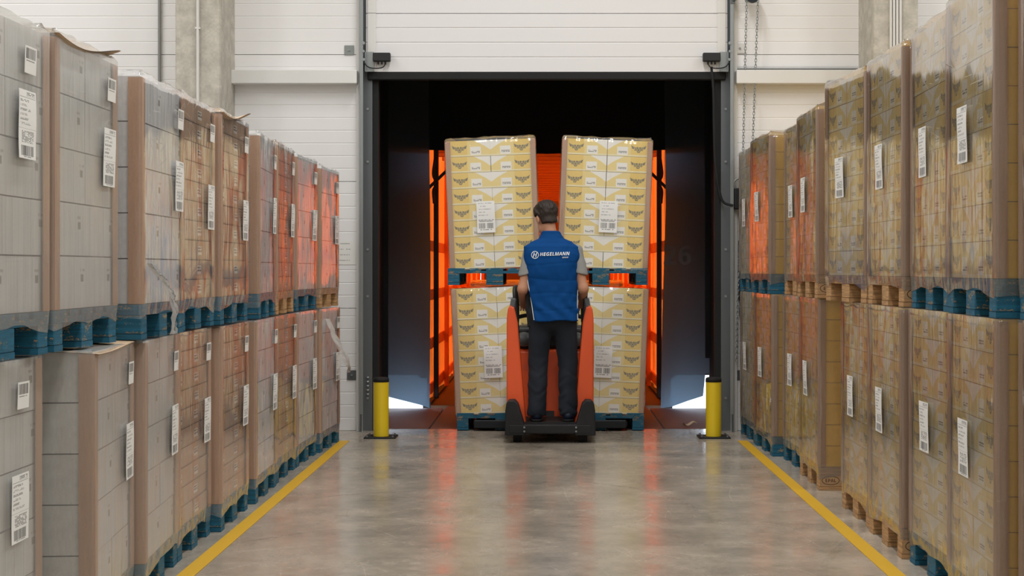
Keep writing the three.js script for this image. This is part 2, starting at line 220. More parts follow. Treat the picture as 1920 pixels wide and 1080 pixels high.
// dark loading house behind the door
const FLAP_Z = -15.65;
{
  const zc = (FLAP_Z + WALL_Z - 0.1) / 2, len = -FLAP_Z + WALL_Z - 0.1 + 0.1;
  struct('wall_house_left', 'black inner wall of the loading house', box(0.08, 4.7, len), P.houseBlack, [-1.66, 1.15, zc]);
  struct('wall_house_right', 'black inner wall of the loading house', box(0.08, 4.7, len), P.houseBlack, [1.66, 1.15, zc]);
  struct('ceiling_house', 'black ceiling of the loading house', box(3.4, 0.08, len + 0.45), P.houseBlack, [0, 3.42, zc - 0.3]);
  const lev = thing('dock_leveller', 'reddish-brown steel dock leveller plate inside the dark loading house', 'dock leveller', [0, 0, 0]);
  part(lev, 'plate', box(2.02, 0.05, 2.06), P.leveller, [0, -0.026, -14.62]);
  part(lev, 'lip', box(2.0, 0.03, 0.26), P.leveller, [0, -0.018, -15.79]);
  part(lev, 'hinge', (() => { const h = cyl(0.012, 2.0, 10); h.rotateZ(Math.PI / 2); return h; })(), P.darkSteel, [0, -0.014, -15.655]);
  for (const s of [-1, 1]) struct(s < 0 ? 'floor_house_left' : 'floor_house_right', 'reddish-brown steel side floor of the loading house', box(0.595, 0.05, 2.06), P.leveller, [s * 1.325, -0.026, -14.62]);
  struct('floor_house_edge', 'dirty steel edge angle at the end of the hall floor', box(3.2, 0.04, 0.06), P.galv, [0, -0.022, -13.56]);
  struct('floor_pit', 'dark concrete pit under the leveller', box(3.4, 0.1, 2.2), P.houseBlack, [0, -1.15, -14.6]);
  // dock shelter: two side flaps and a head flap
  const flapShape = (pts) => new THREE.ShapeGeometry(new THREE.Shape(pts.map((p) => new THREE.Vector2(...p))));
  const fl = thing('shelter_flap', 'black left side flap of the dock shelter, bottom edge lifted', 'flap', [0, 0, FLAP_Z]);
  part(fl, 'flap_sheet', flapShape([[-1.64, 3.4], [-1.64, 0.115], [-1.56, 0.108], [-1.25, 0.03], [-1.165, 0.0], [-1.155, 1.4], [-1.175, 3.4]]), P.flap);
  part(fl, 'flap_batten', box(0.05, 3.3, 0.04), P.rubber, [-1.6, 1.75, 0.03]);
  const fr = thing('shelter_flap', 'black right side flap of the dock shelter with the number 26', 'flap', [0, 0, FLAP_Z]);
  part(fr, 'flap_sheet', flapShape([[1.64, 3.4], [1.64, 0.34], [1.578, 0.34], [1.556, 0.12], [1.4, 0.07], [1.24, 0.012], [1.135, 0.0], [1.15, 0.9], [1.185, 2.0], [1.17, 3.4]]), P.flap);
  part(fr, 'flap_batten', box(0.05, 2.9, 0.04), P.rubber, [1.6, 1.95, 0.03]);
  const hf = thing('shelter_flap', 'black head flap of the dock shelter above the loads', 'flap', [0, 0, FLAP_Z - 0.03]);
  const hs = new THREE.Shape([[-1.64, 3.4], [-1.64, 2.6], [-1.2, 2.57], [0, 2.53], [1.2, 2.57], [1.64, 2.6], [1.64, 3.4]].map((p) => new THREE.Vector2(...p)));
  for (const [x, y, a, b] of [[1.477, 3.11, 0.012, 0.03], [1.472, 3.03, 0.006, 0.012], [1.48, 3.185, 0.016, 0.008], [1.592, 3.14, 0.005, 0.022]]) { const h = new THREE.Path(); h.absellipse(x, y, a, b, 0, Math.PI * 2, true); hs.holes.push(h); }
  part(hf, 'flap_sheet', new THREE.ExtrudeGeometry(hs, { depth: 0.004, bevelEnabled: false, curveSegments: 10 }), P.houseBlack);
  P.houseBlack.side = THREE.DoubleSide;
  // outer shelter pads close the pocket round the trailer except below
  for (const s of [-1, 1]) {
    const pad = thing('shelter_pad', s < 0 ? 'black outer pad of the shelter left of the trailer' : 'black outer pad of the shelter right of the trailer', 'shelter pad', [0, 0, 0]);
    part(pad, 'pad_panel', box(0.40, 3.1, 0.06), P.houseBlack, [s * 1.485 + 0.007, 1.83, -15.97], [0.15, 0, 0]);
    part(pad, 'seal_strip', box(0.08, 3.1, 0.02), P.houseBlack, [s * 1.25 + 0.005, 1.83, -15.92]);
  }
  solo('shelter_pad', 'black outer head pad of the shelter above the trailer', 'shelter pad', box(2.5, 0.6, 0.2), P.houseBlack, [0, 3.06, -16.5]);
  for (const s of [-1, 1]) struct(s < 0 ? 'wall_shelter_left' : 'wall_shelter_right', 'black outer frame of the dock shelter', box(0.06, 3.3, 0.6), P.houseBlack, [s * 1.735, 1.77, -15.97]);
  struct('ground', 'pale concrete yard outside the dock', box(60, 0.2, 60), P.yard, [0, -1.35, -46]);
}
// ---------------------------------------------------------------- lamps
{
  const glow = std({ color: 0xffffff, emissive: LAMP_COLOR.clone(), emissiveIntensity: 3, roughness: 0.6 }), house = P.galv;
  const ord = ['first', 'second', 'third', 'fourth', 'fifth'];
  for (const [row, x, zs] of LAMP_ROWS) { let j = 0; for (const z of zs) {
    const t = thing('ceiling_lamp', `linear ceiling lamp, ${ord[j]} from the rear of the ${row} row`, 'lamp', [x, LAMP_Y, z], 'hall ceiling lamps');
    part(t, 'housing', rbox(0.32, 0.08, 1.6, 0.015), house, [0, 0.05, 0]); part(t, 'diffuser', box(0.28, 0.012, 1.54), glow, [0, 0.004, 0]);
    for (const s of [-1, 1]) part(t, 'hanger', cyl(0.004, ROOM_H - LAMP_Y - 0.08, 6), P.galv, [0, 0.08 + (ROOM_H - LAMP_Y - 0.08) / 2, s * 0.6]);
    const l = new THREE.RectAreaLight(LAMP_COLOR, LAMP_NITS, 0.28, 1.5); l.position.set(x, LAMP_Y - 0.012, z); l.rotation.x = -Math.PI / 2; l.castShadow = true; scene.add(l); j++;
  } }
}
// ---------------------------------------------------------------- trailer at the dock
{
  const t = thing('trailer', 'orange tarpaulin semi-trailer backed up to the dock, seen from inside', 'trailer', [0.01, 0, -15.95]);
  const L = 13.4, H = 2.72, HW = 1.235;
  for (const s of [-1, 1]) {
    const rs = rng(31 + s), g = new THREE.PlaneGeometry(L, H - 0.02, 130, 14), p = g.attributes.position;
    for (let i = 0; i < p.count; i++) { const u = p.getX(i), v = p.getY(i); p.setZ(i, 0.012 * Math.sin(u * 9 + Math.sin(u * 2.3) * 2) + 0.006 * Math.sin(v * 4 + u * 3)); }
    g.rotateY(Math.PI / 2); g.computeVertexNormals();
    part(t, 'side_tarpaulin', g, P.tarp, [s * HW, H / 2, -L / 2]);
    for (const y of [0.16, 0.62, 1.12, 1.62]) part(t, 'side_lath', rbox(0.022, 0.11, L - 0.25, 0.006), P.orangeSolid, [s * (HW - 0.04), y, -L / 2 + 0.05]);
    for (let k = 0; k < 8; k++) part(t, 'side_post', rbox(0.05, H - 0.1, 0.06, 0.01), k ? P.orangeSolid : P.post, [s * (HW - 0.085), H / 2, -0.28 - k * 1.7]);
    part(t, 'sill', box(0.08, 0.12, L), P.post, [s * (HW - 0.01), -0.03, -L / 2]);
    part(t, 'strap', box(0.004, 2.2, 0.06), P.post, [s * (HW - 0.07), 1.4, -0.62], [0, 0, s * 0.012]);
    part(t, 'corner_brace', (() => { const b = box(0.03, 0.5, 0.03); b.rotateZ(s * 0.8); return b; })(), P.post, [s * 1.05, 2.38, -0.2]);
    part(t, 'rope', tube([[s * 1.15, 2.5, -0.05], [s * 1.165, 2.33, -0.06], [s * 1.12, 2.24, -0.05], [s * 1.16, 2.2, -0.05], [s * 1.158, 2.05, -0.06]], 0.012, 24, 6), P.post);
  }
  const roof = new THREE.PlaneGeometry(2 * HW, L, 4, 60); roof.rotateX(Math.PI / 2); part(t, 'roof_tarpaulin', roof, P.roofTarp, [0, H, -L / 2]);
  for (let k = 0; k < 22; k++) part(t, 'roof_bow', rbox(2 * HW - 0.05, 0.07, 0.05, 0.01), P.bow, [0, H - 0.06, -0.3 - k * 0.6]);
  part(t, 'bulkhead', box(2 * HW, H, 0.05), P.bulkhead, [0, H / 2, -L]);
  part(t, 'load_floor', box(2 * HW - 0.1, 0.06, L), P.trailerFloor, [0, -0.03, -L / 2]);
}
// ---------------------------------------------------------------- prints
function softText(g, x, y, w, h, r, ink = '#555', n = 2) { g.fillStyle = ink; for (let i = 0; i < n; i++) { let cx = x; while (cx < x + w) { const cw = 2 + r() * 5; if (r() < 0.75) g.fillRect(cx, y + i * (h / n), cw, h / n * 0.62); cx += cw + 1; } } }
function barcode(g, x, y, w, h, r, ink = '#333') { g.fillStyle = ink; let cx = x; while (cx < x + w) { const cw = 1 + Math.floor(r() * 3.4); g.fillRect(cx, y, Math.min(cw, x + w - cx), h); cx += cw + 1 + Math.floor(r() * 2.6); } }
const labelMats = [0, 1, 2].map((k) => std({ roughness: 0.5, map: canvasTex(128, 512, (g, w, h) => { const r = rng(900 + k); g.fillStyle = '#eeeeec'; g.fillRect(0, 0, w, h);
  g.strokeStyle = '#777'; g.lineWidth = 2; g.strokeRect(58, 14, 58, 30); softText(g, 62, 18, 50, 22, r, '#666', 2); g.fillStyle = '#666'; g.fillRect(6, 54, w - 12, 3);
  for (let i = 0; i < 6; i++) { softText(g, 10, 74 + i * 34, 40 + r() * 66, 18, r, i % 2 ? '#9a9a9a' : '#6b6b6b', 2); }
  g.fillStyle = '#bbb'; g.fillRect(0, 286, w, 3); softText(g, 24, 306, 84, 90, r, '#707070', 9); barcode(g, 18, 414, 92, 76, r, '#4a4a4a'); softText(g, 30, 494, 70, 10, r, '#777', 1); }) }));
const smallLabelMats = [0, 1].map((k) => std({ roughness: 0.5, map: canvasTex(128, 104, (g, w, h) => { const r = rng(950 + k); g.fillStyle = '#ecebe8'; g.fillRect(0, 0, w, h); barcode(g, 12, 8, 104, 40, r, '#333'); softText(g, 16, 54, 90, 6, r, '#777', 1); }) }));
const bigLabel = std({ roughness: 0.5, map: canvasTex(160, 256, (g, w, h) => { const r = rng(990); g.fillStyle = '#f0efec'; g.fillRect(0, 0, w, h); for (let i = 0; i < 5; i++) softText(g, 16, 14 + i * 24, 60 + r() * 70, 12, r, '#b5b5b5', 1); softText(g, 14, 150, 130, 20, r, '#777', 2); barcode(g, 14, 178, 60, 44, r, '#666'); barcode(g, 88, 178, 56, 44, r, '#666'); softText(g, 20, 228, 110, 12, r, '#8a8a8a', 1); }) });
function wings(g, cx, cy, s) {          // dark emblem with spread wings
  g.fillStyle = '#645a34'; g.beginPath(); g.moveTo(cx - 1.0 * s, cy - 0.42 * s); g.quadraticCurveTo(cx - 0.5 * s, cy - 0.1 * s, cx - 0.14 * s, cy - 0.24 * s); g.lineTo(cx, cy - 0.1 * s); g.lineTo(cx + 0.14 * s, cy - 0.24 * s);
  g.quadraticCurveTo(cx + 0.5 * s, cy - 0.1 * s, cx + 1.0 * s, cy - 0.42 * s); g.lineTo(cx + 0.86 * s, cy + 0.02 * s); g.lineTo(cx + 0.62 * s, cy + 0.04 * s); g.lineTo(cx + 0.55 * s, cy + 0.26 * s); g.lineTo(cx + 0.3 * s, cy + 0.22 * s); g.lineTo(cx + 0.14 * s, cy + 0.5 * s);
  g.lineTo(cx - 0.14 * s, cy + 0.5 * s); g.lineTo(cx - 0.3 * s, cy + 0.22 * s); g.lineTo(cx - 0.55 * s, cy + 0.26 * s); g.lineTo(cx - 0.62 * s, cy + 0.04 * s); g.lineTo(cx - 0.86 * s, cy + 0.02 * s); g.closePath(); g.fill();
  g.strokeStyle = '#d8b94a'; g.lineWidth = s * 0.07; for (const k of [-0.6, -0.36, 0.36, 0.6]) { g.beginPath(); g.moveTo(cx + k * s, cy - 0.2 * s); g.lineTo(cx + k * 0.86 * s, cy + 0.2 * s); g.stroke(); } g.beginPath(); g.ellipse(cx, cy + 0.16 * s, 0.16 * s, 0.2 * s, 0, 0, 7); g.stroke();
}
const yellowPrint = [0, 1].map((side) => phys({ clearcoat: 0.8, clearcoatRoughness: 0.14, roughness: 0.6, map: canvasTex(384, 132, (g, w, h) => { const r = rng(70 + side), X = (x) => (side ? w - x : x);
  g.fillStyle = '#f2d982'; g.fillRect(0, 0, w, h); g.fillStyle = '#efcb52'; g.beginPath(); g.moveTo(X(0), 0); g.lineTo(X(180), 0); g.lineTo(X(180), h); g.lineTo(X(0), h); g.fill();
  g.fillStyle = '#f8f6f0'; g.beginPath(); g.moveTo(X(240), 0); g.lineTo(X(w), 0); g.lineTo(X(w), h * 0.62); g.lineTo(X(330), h * 0.34); g.closePath(); g.fill();
  g.fillStyle = '#f3e6b4'; g.fillRect(0, h - 14, w, 14);
  wings(g, X(112), h * 0.5, 66);
  const lx = side ? w - 300 : 206; g.fillStyle = '#f8f6f2'; g.fillRect(lx, h * 0.4, 94, h * 0.52); softText(g, lx + 12, h * 0.68, 70, 20, r, '#55524c', 2); }) }));
const greyPrint = [0, 1].map((k) => phys({ clearcoat: 0.35, clearcoatRoughness: 0.25, roughness: 0.8, map: canvasTex(256, 128, (g, w, h) => { const r = rng(50 + k); g.fillStyle = '#cecfd1'; g.fillRect(0, 0, w, h);
  for (let i = 0; i < 90; i++) { g.fillStyle = r() < 0.5 ? 'rgba(255,255,255,0.05)' : 'rgba(90,88,84,0.05)'; g.fillRect(r() * w, 0, 1 + r() * 5, h); }
  g.fillStyle = '#8b8983'; g.fillRect(k ? 216 : 196, 44, 22, 18); softText(g, k ? 212 : 192, 30, 30, 10, r, '#a5a39d', 1); }) }));
const trayPrint = phys({ clearcoat: 0.8, clearcoatRoughness: 0.14, roughness: 0.8, map: canvasTex(256, 64, (g, w, h) => { const r = rng(61); g.fillStyle = '#b08a68'; g.fillRect(0, 0, w, h); for (let i = 0; i < 60; i++) { g.fillStyle = r() < 0.5 ? 'rgba(255,235,210,0.06)' : 'rgba(70,45,25,0.07)'; g.fillRect(r() * w, 0, 1 + r() * 5, h); } g.fillStyle = '#d9d5cd'; g.fillRect(20, 18, 60, 30); softText(g, 24, 22, 50, 20, r, '#3a322c', 2); g.fillStyle = '#9a7656'; g.fillRect(0, h - 5, w, 5); }) });
const epalMark = std({ roughness: 0.9, map: canvasTex(160, 88, (g, w, h) => { g.fillStyle = '#a98660'; g.fillRect(0, 0, w, h); const r = rng(12); for (let i = 0; i < 60; i++) { g.fillStyle = r() < 0.5 ? 'rgba(255,230,190,0.08)' : 'rgba(70,45,25,0.09)'; g.fillRect(0, r() * h, w, 1 + r() * 3); } g.strokeStyle = '#4a3523'; g.lineWidth = 5; g.beginPath(); g.ellipse(w / 2, h / 2, 66, 32, 0, 0, 7); g.stroke(); g.fillStyle = '#4a3523'; g.font = 'bold 36px sans-serif'; g.textAlign = 'center'; g.textBaseline = 'middle'; g.fillText('EPAL', w / 2, h / 2 + 1); }) });

// ---------------------------------------------------------------- pallets
const PAL_H = 0.144;
const woodUV = (g, seed) => { const p = g.attributes.position, n = g.attributes.normal, uv = g.attributes.uv, r = rng(seed), ox = r() * 5, oy = r() * 5; const bb = new THREE.Box3().setFromBufferAttribute(p), sz = bb.getSize(new THREE.Vector3());
  const longX = sz.x >= sz.z; for (let i = 0; i < p.count; i++) { const x = p.getX(i), y = p.getY(i), z = p.getZ(i); const along = longX ? x : z, across = Math.abs(n.getY(i)) > 0.5 ? (longX ? z : x) : y + (longX ? 0 : 0); uv.setXY(i, along / 0.6 + ox, across / 0.3 + oy); if ((longX ? Math.abs(n.getX(i)) : Math.abs(n.getZ(i))) > 0.5) uv.setXY(i, (longX ? z : x) / 0.6 + ox, y / 0.3 + oy); } return g; };
const palletCache = {};
function palletGeos(len) {
  if (palletCache[len]) return palletCache[len];
  const g = { deck: [0.145, 0.1].flatMap((w, i) => [0, 1].map((k) => woodUV(box(len, 0.022, w), 100 + i * 3 + k))), stringer: [0, 1].map((k) => woodUV(box(0.145, 0.022, 0.8), 110 + k)), block: [0.1, 0.145].flatMap((w, i) => [0, 1, 2].map((k) => woodUV(rbox(0.145, 0.078, w, 0.005, 1), 120 + i * 3 + k))), base: [0.1, 0.145].map((w, i) => woodUV(box(len, 0.022, w), 130 + i)) };
  return (palletCache[len] = g);
}
function pallet(parent, mat, len = 1.2, mark = 0, seed = 0) {
  const t = new THREE.Group(); t.name = 'pallet'; t.userData.label = mat === M.wood ? 'raw wooden pallet' : 'blue painted pallet'; parent.add(t);
  const g = palletGeos(len), zs = [-0.3275, -0.16375, 0, 0.16375, 0.3275], k0 = seed;
  zs.forEach((z, i) => part(t, 'deck_board', g.deck[(i % 2) * 2 + ((k0 + i) % 2)], mat, [0, 0.133, z]));
  [-1, 0, 1].forEach((i) => part(t, 'stringer_board', g.stringer[(k0 + i + 3) % 2], mat, [i * (len / 2 - 0.0725), 0.111, 0]));
  for (const i of [-1, 0, 1]) for (const j of [-1, 0, 1]) part(t, 'block', g.block[(j === 0 ? 3 : 0) + ((k0 + i + j * 2 + 6) % 3)], mat, [i * (len / 2 - 0.0725), 0.061, j * 0.35]);
  [-1, 0, 1].forEach((j) => part(t, 'base_board', g.base[j === 0 ? 1 : 0], mat, [0, 0.011, j * 0.35]));
  if (mark) part(t, 'burned_mark', box(0.13, 0.072, 0.001), epalMark, [len / 2 - 0.0725, 0.061, -0.4005], [0, Math.PI, 0]);
  return t;
}
// ---------------------------------------------------------------- wrapped loads: local +x is the face with the print, .8 m along z
const filmNoise = makeNoise(40, 64), filmCache = {};
function filmGeo(len, W, H, seed, hem, flat) {
  const key = [len, W, H.toFixed(3), seed, hem, flat].join(); if (filmCache[key]) return filmCache[key];
  const hx = len / 2 + 0.009, hz = W / 2 + 0.009, rad = 0.018, per = [], r = rng(seed * 7 + 3);
  const side = (x0, z0, x1, z1, nx, nz) => { const n = Math.max(2, Math.round(Math.hypot(x1 - x0, z1 - z0) / 0.032)); for (let i = 0; i < n; i++) { const t = i / n; per.push([mixv(x0, x1, t), mixv(z0, z1, t), nx, nz]); } };
  const corner = (cx, cz, a0) => { for (let i = 0; i < 4; i++) { const a = a0 + (i / 4) * Math.PI / 2; per.push([cx + rad * Math.cos(a), cz + rad * Math.sin(a), Math.cos(a), Math.sin(a)]); } };
  side(hx, -hz + rad, hx, hz - rad, 1, 0); corner(hx - rad, hz - rad, 0); side(hx - rad, hz, -hx + rad, hz, 0, 1); corner(-hx + rad, hz - rad, Math.PI / 2);
  side(-hx, hz - rad, -hx, -hz + rad, -1, 0); corner(-hx + rad, -hz + rad, Math.PI); side(-hx + rad, -hz, hx - rad, -hz, 0, -1); corner(hx - rad, -hz + rad, Math.PI * 1.5);
  const n = per.length; per.push(per[0]); const rows = 26, pos = [], uv = [], idx = []; let u = 0;
  for (let i = 0; i <= n; i++) {
    const [x, z, nx, nz] = per[i]; if (i) u += Math.hypot(x - per[i - 1][0], z - per[i - 1][1]);
    const su = i === n ? 0 : u, near = Math.min(1, Math.min(hx - Math.abs(x), 9) + Math.min(hz - Math.abs(z), 9));
    const belly = Math.abs(nx) > 0.5 ? 1 - Math.abs(z) / hz : 1 - Math.abs(x) / hx;
    const hemY = -hem * (0.75 + 0.5 * filmNoise(su * 2 + seed * 9, 1.5)) + 0.35 * hem * Math.sin(Math.PI * 0.5 * Math.min(1, belly * 1.4)) + 0.006 * Math.sin(su * 17 + seed) + 0.006 * (filmNoise(su * 25, seed) - 0.5);
    for (let j = 0; j <= rows + 3; j++) {
      let y, off, inset = 0;
      if (j <= rows) { const t = j / rows; y = mixv(hemY, flat ? H + 0.001 : H + 0.006 + 0.01 * (filmNoise(su * 6 + seed * 3, 7.5) - 0.4), t); off = 0.010 * (filmNoise(su * 3 + seed * 11, t * 4 + seed) - 0.45) * Math.min(1, belly * 5) + 0.004 * (filmNoise(su * 16 + seed, t * 3) - 0.5) * Math.min(1, belly * 6); if (y < 0) { off -= 0.012 * Math.min(1, -y / 0.05) - 0.01 * (filmNoise(su * 22 + seed * 2, 3.3) - 0.4); } off = Math.max(off, -0.006); }
      else { const k = j - rows; inset = [0, 0.012, 0.05, 0.11][k] * (0.6 + 0.8 * filmNoise(su * 7 + seed, k)); y = flat ? H + 0.002 : H + 0.008 + [0, 0.012, 0.016, 0.008][k] * (0.4 + 1.5 * filmNoise(su * 12 + seed * 5, k * 2.7)); off = 0; }
      pos.push(x + nx * off - nx * inset, y, z + nz * off - nz * inset); uv.push(u + seed * 0.37, y + seed * 0.21);
    }
  }
  const R = rows + 4; for (let i = 0; i < n; i++) for (let j = 0; j < R - 1; j++) { const a = i * R + j, b = (i + 1) * R + j; idx.push(a, a + 1, b, b, a + 1, b + 1); }
  const g = new THREE.BufferGeometry(); g.setAttribute('position', new THREE.Float32BufferAttribute(pos, 3)); g.setAttribute('uv', new THREE.Float32BufferAttribute(uv, 2)); g.setIndex(idx); g.computeVertexNormals();
  return (filmCache[key] = g);
}
const geoCache = {}; const cached = (k, f) => geoCache[k] ?? (geoCache[k] = f());
const wavyLabel = (w, h, seed) => cached(['lab', w, h, seed].join(), () => { const g = new THREE.PlaneGeometry(w, h, 3, 14), p = g.attributes.position, r = rng(seed), a = 0.0008 + r() * 0.0014, f = 18 + r() * 16; for (let i = 0; i < p.count; i++) { const x = p.getX(i), y = p.getY(i); p.setZ(i, a * Math.sin(y * f + x * 6) + 0.001 * Math.sin(y * 9 + seed)); }
  const back = g.clone(); back.translate(0, 0, -0.0008); const ix = back.index.array; for (let i = 0; i < ix.length; i += 3) { const t = ix[i]; ix[i] = ix[i + 1]; ix[i + 1] = t; } g.computeVertexNormals(); back.computeVertexNormals(); const m = mergeGeometries([g, back]); m.rotateY(Math.PI / 2); return m; });
let loadSeed = 0;
// style: grey (cartons), brown (trays), yellow (printed cartons)
function load(style, name, label, pos, yaw, H, o = {}) {
  const len = o.len ?? 1.2, W = o.W ?? 0.8, BL = o.boxLen ?? len, seed = ++loadSeed, r = rng(1000 + seed * 17), t = thing(name, label, 'wrapped pallet', pos, o.group), Y = PAL_H + 0.001;
  t.rotation.set(o.lean ?? 0, yaw, o.roll ?? 0, 'YXZ');
  const pal = pallet(t, o.pal === 'wood' ? M.wood : M.bluePaint, len, o.mark, seed); if (o.lean) { pal.rotation.x = -o.lean; pal.position.set(0, 0, o.palShift ?? 0); }
  const rows = o.rows ?? (style === 'grey' ? 5 : style === 'brown' ? 10 : 8), cols = 3, bx = (BL - 0.012) / cols, bz = (W - 0.012) / 2, by = H / rows;
  const gap = style === 'yellow' ? 0.0028 : 0.005, g = cached(['box', bx, by, bz, gap].join(), () => box(bx - gap, by - gap, bz - gap));
  const plain = { grey: M.greyCard, brown: M.brownCard, yellow: M.yellowCard }[style], cap = style === 'brown' ? trayPrint : plain;
  for (let ix = 0; ix < cols; ix++) for (let iz = 0; iz < 2; iz++) for (let iy = 0; iy < rows; iy++) {
    const front = ix === cols - 1, pm = style === 'yellow' ? yellowPrint[iz ? 0 : 1] : style === 'grey' ? greyPrint[(iy + iz) % 2] : trayPrint;
    const mats = front ? [pm, plain, plain, plain, cap, cap] : style === 'brown' ? [plain, plain, plain, plain, cap, cap] : plain;
    part(t, 'box', g, mats, [(ix - (cols - 1) / 2) * bx + (r() - 0.5) * 0.005, Y + (iy + 0.5) * by, (iz - 0.5) * bz + (r() - 0.5) * 0.004], [0, (r() - 0.5) * 0.008, 0]);
  }
  const bw = style === 'yellow' ? 0.045 : 0.058, cb = cached('cb' + bw + H.toFixed(3), () => { const s = extr([[0, 0], [bw, 0], [bw, 0.004], [0.004, 0.004], [0.004, bw], [0, bw]], H - 0.01); s.rotateX(-Math.PI / 2); s.translate(0, 0.002, 0); const uv = s.attributes.uv; for (let i = 0; i < uv.count; i++) uv.setXY(i, uv.getX(i) * 2, uv.getY(i) * 2); return s; });
  const cx = BL / 2 + 0.004, cz = W / 2 + 0.004;
  for (const [sx, sz, a] of [[-1, 1, 0], [1, 1, Math.PI / 2], [1, -1, Math.PI], [-1, -1, -Math.PI / 2]]) part(t, 'corner_board', cb, M.boardCard, [sx * cx, Y, sz * cz], [0, a, 0]);
  if (o.sheet) { const s = new THREE.PlaneGeometry(BL + 0.04, W + 0.012, 20, 16); s.rotateX(-Math.PI / 2); const p = s.attributes.position; for (let i = 0; i < p.count; i++) { const x = p.getX(i), z = p.getZ(i), e = Math.max(0, x - BL / 2 + 0.2) / 0.2; p.setY(i, e * e * (o.sheet * (0.5 + 0.5 * Math.sin(z * 4 + seed)) - 0.012) + 0.004 * Math.sin(x * 7 + z * 5)); } s.computeVertexNormals(); const m = s.clone(); m.translate(0, -0.003, 0); part(t, 'top_sheet', mergeGeometries([s, m]), M.sheetCard, [0, Y + H + 0.0055, 0]); }
  part(t, 'stretch_film', filmGeo(BL, W, H, 1 + (seed % 5), o.hem ?? 0.07, !!o.flat), o.milky ? M.filmMilky : o.hazy ? M.filmHazy : M.film, [0, Y, 0]);
  const side = o.labelSide ?? -1, lz = o.labelZ ?? 0.22, fx = BL / 2 + 0.0185;
  if (o.bigLabel !== undefined) part(t, 'shipping_label', wavyLabel(0.155, 0.27, 2), bigLabel, [fx, Y + 0.44, o.bigLabel]);
  else if (o.label !== false) part(t, 'shipping_label', wavyLabel(0.165, o.labelH ?? 0.225, seed % 4), labelMats[seed % 3], [fx, Y + (o.labelY ?? H * 0.5), side * lz], [0, 0, (r() - 0.5) * 0.03]);
  if (o.small) part(t, 'small_label', wavyLabel(0.11, 0.09, seed % 3), smallLabelMats[seed % 2], [fx, Y + H - 0.12, side * (lz + 0.03)]);
  return t;
}
// ---------------------------------------------------------------- the two rows of double-stacked loads
const ORD = ['first', 'second', 'third', 'fourth', 'fifth', 'sixth', 'seventh', 'eighth', 'ninth'];
function spot(side, Xn, Xf, Zn, len) {          // side -1 left row, +1 right row; X of the near and far corner of the aisle face, distance of the near corner
  const d = Math.asin(clamp((Xn - Xf) / 0.8, -0.3, 0.3)), yaw = side < 0 ? d : Math.PI + d, nx = Math.cos(yaw), nz = -Math.sin(yaw), xc = (Xn + Xf) / 2, zc = -(Zn + 0.4);
  return { yaw, x: xc - nx * len / 2, z: zc - nz * len / 2 };
}
const STYLE = { grey: ['grey_carton_load', 'film-wrapped grey-white cartons'], brown: ['brown_tray_load', 'film-wrapped brown cardboard trays'], yellow: ['yellow_carton_load', 'film-wrapped yellow cartons'] };
function stack(side, k, lo, up) {
  const row = side < 0 ? 'left' : 'right';
  for (const [tier, s] of [['lower', lo], ['upper', up]]) {
    const len = s.len ?? 1.2, p = spot(side, s.Xn, s.Xf, s.Z, len), y = tier === 'lower' ? 0.001 : s.base;
    const [nm, txt] = STYLE[s.style];
    load(s.style, nm, `${txt}, ${tier} tier, ${ORD[k]} from the camera in the ${row} row`, [p.x, y, p.z], p.yaw, s.H, { len, pal: s.pal, mark: s.mark, group: `wrapped pallets of the ${row} row`, labelSide: side < 0 ? -1 : 1, labelZ: side < 0 ? 0.24 : 0.06, small: side < 0, hazy: side > 0, flat: tier === 'lower', ...s.o });
  }
}
